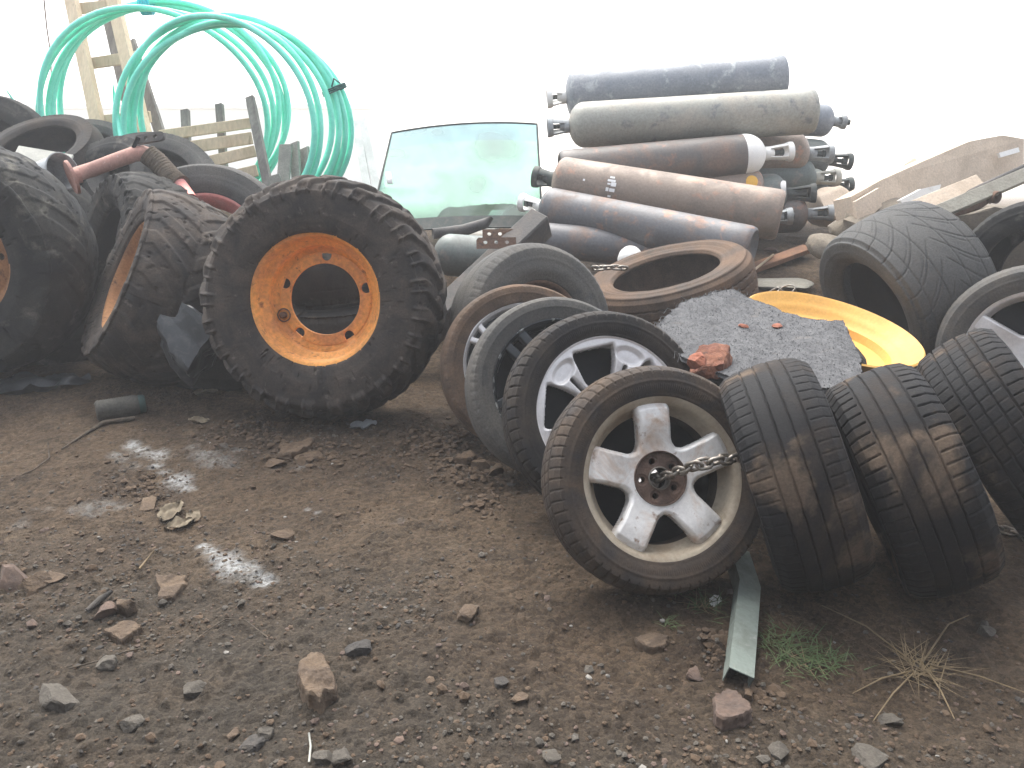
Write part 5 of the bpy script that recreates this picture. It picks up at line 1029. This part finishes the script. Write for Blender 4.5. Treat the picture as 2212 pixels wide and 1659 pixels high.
p = P(438, 800, 3.75); stone(p, (.30, .26, .40), .4, M_plastic_dark, 650, "crumpled dark plastic bag wedged between the tipped and the upright tractor wheels", name="plastic_bag", cat="plastic bag", rough=.18, planes=5)
# grass
def tuft(px, py, n, hgt, spread, m, lab, seed, flat=.5, nm="grass_tuft", wide=.002, cat="grass"):
    rg = random.Random(seed); p = GH(px, py); b = B()
    for _ in range(n):
        a = rg.uniform(0, 6.283); l = hgt * rg.uniform(.45, 1.1); el = rg.uniform(flat * .3, flat * 1.6); bx = Vector((rg.gauss(0, spread), rg.gauss(0, spread), 0)); d = Vector((math.cos(a), math.sin(a), 0)); s = Vector((-math.sin(a), math.cos(a), 0)); V = []
        for k in range(6):
            t = k / 5; q = bx + d * l * t * math.cos(el) + Vector((0, 0, 1)) * (l * (t * math.sin(el) - .35 * t * t * math.sin(el)) + .003); w_ = wide * (1 - t * .9) * rg.uniform(.8, 1.1); V.append([q - s * w_, q + Vector((0, 0, w_ * .4)), q + s * w_])
        b.grid(np.array([[tuple(x) for x in r] for r in V]))
    o = b.build(nm, m); o.location = p; tag(o, lab, cat)
tuft(1725, 1418, 150, .075, .050, M_grass, "green grass patch just right of the metal channel", 1, .35)
tuft(1665, 1385, 50, .06, .03, M_grass, "small green tuft touching the metal channel", 2, .4); tuft(1790, 1425, 50, .055, .03, M_grass, "green tuft at the right end of the grass patch", 3, .35)
tuft(1510, 1310, 60, .06, .03, M_grass, "green and straw tuft below the silver wheel", 4, .4); tuft(1440, 1352, 22, .045, .012, M_grass, "tiny green tuft above the flat half buried stone", 5, .5)
tuft(1515, 1318, 14, .07, .008, M_straw, "few dry straw blades in the tuft below the silver wheel", 14, .35, "straw_tuft")
tuft(1985, 1455, 85, .13, .024, M_straw, "spreading clump of dry straw-coloured grass at the lower right", 6, .32, "dry_grass_clump", .0016)
tuft(1740, 1440, 10, .10, .03, M_straw, "dry straws lying in the green grass patch", 8, .2, "straw_tuft", .0015)
def stalk(pts, lab): twig(pts, [.0022, .0020, .0012], lab, "grass_stalk", "grass stalk", M_straw)
for a, c, h, lab in [((1960, 1442), (1775, 1310), .02, "longest dry stalk pointing up left from the straw clump"), ((1990, 1445), (2092, 1335), .05, "dry stalk pointing up right from the straw clump"), ((2005, 1450), (2215, 1515), .02, "dry stalk pointing right from the straw clump"), ((1970, 1465), (1885, 1565), .02, "dry stalk pointing down left from the straw clump"), ((1965, 1460), (1840, 1505), .015, "short dry stalk pointing left from the straw clump"), ((2000, 1462), (2060, 1560), .015, "dry stalk pointing down right from the straw clump")]:
    stalk([(a[0], a[1], .012), ((a[0] + c[0]) / 2, (a[1] + c[1]) / 2 - 4, h), (c[0], c[1], .01)], lab)

# ------------------------------------------------------------------ unseen building added behind the photographer: it shades the near yard from the low sky
root = thing("shade_building", (0, -3.0, 0), "unseen building added behind the viewpoint to shade the near yard", "shade_building")
M_shade_building = mat("shade_building_sheet", (.10, .085, .07), (.07, .06, .05), 2, .4, .65, rough=.9, fine=.2)
b = B(); b.box((0, 0, 1.4), (18, .15, 3.3)); b.build("wall", M_shade_building, root, smooth=False)
b = B(); b.box((0, .4, 3.12), (18.4, 1.1, .10)); b.build("shade_roof", M_shade_building, root, smooth=False)
# ------------------------------------------------------------------ pale veil, added to stand in for milky lens glare
def glare_haze(dens):
    b = B(); b.box((0, 290, 4), (620, 660, 11)); m = bpy.data.materials.new("veil_haze"); m.use_nodes = True; t = m.node_tree; t.nodes.clear()
    o = t.nodes.new("ShaderNodeOutputMaterial"); v = t.nodes.new("ShaderNodeVolumePrincipled"); v.inputs['Density'].default_value = dens; v.inputs['Color'].default_value = (.95, .97, 1, 1); v.inputs['Anisotropy'].default_value = .2
    t.links.new(v.outputs[0], o.inputs['Volume']); ob = b.build("glare_haze", m, smooth=False); ob['kind'] = 'stuff'; ob['label'] = "thin pale veil added over the yard to stand in for lens glare"
glare_haze(.008)
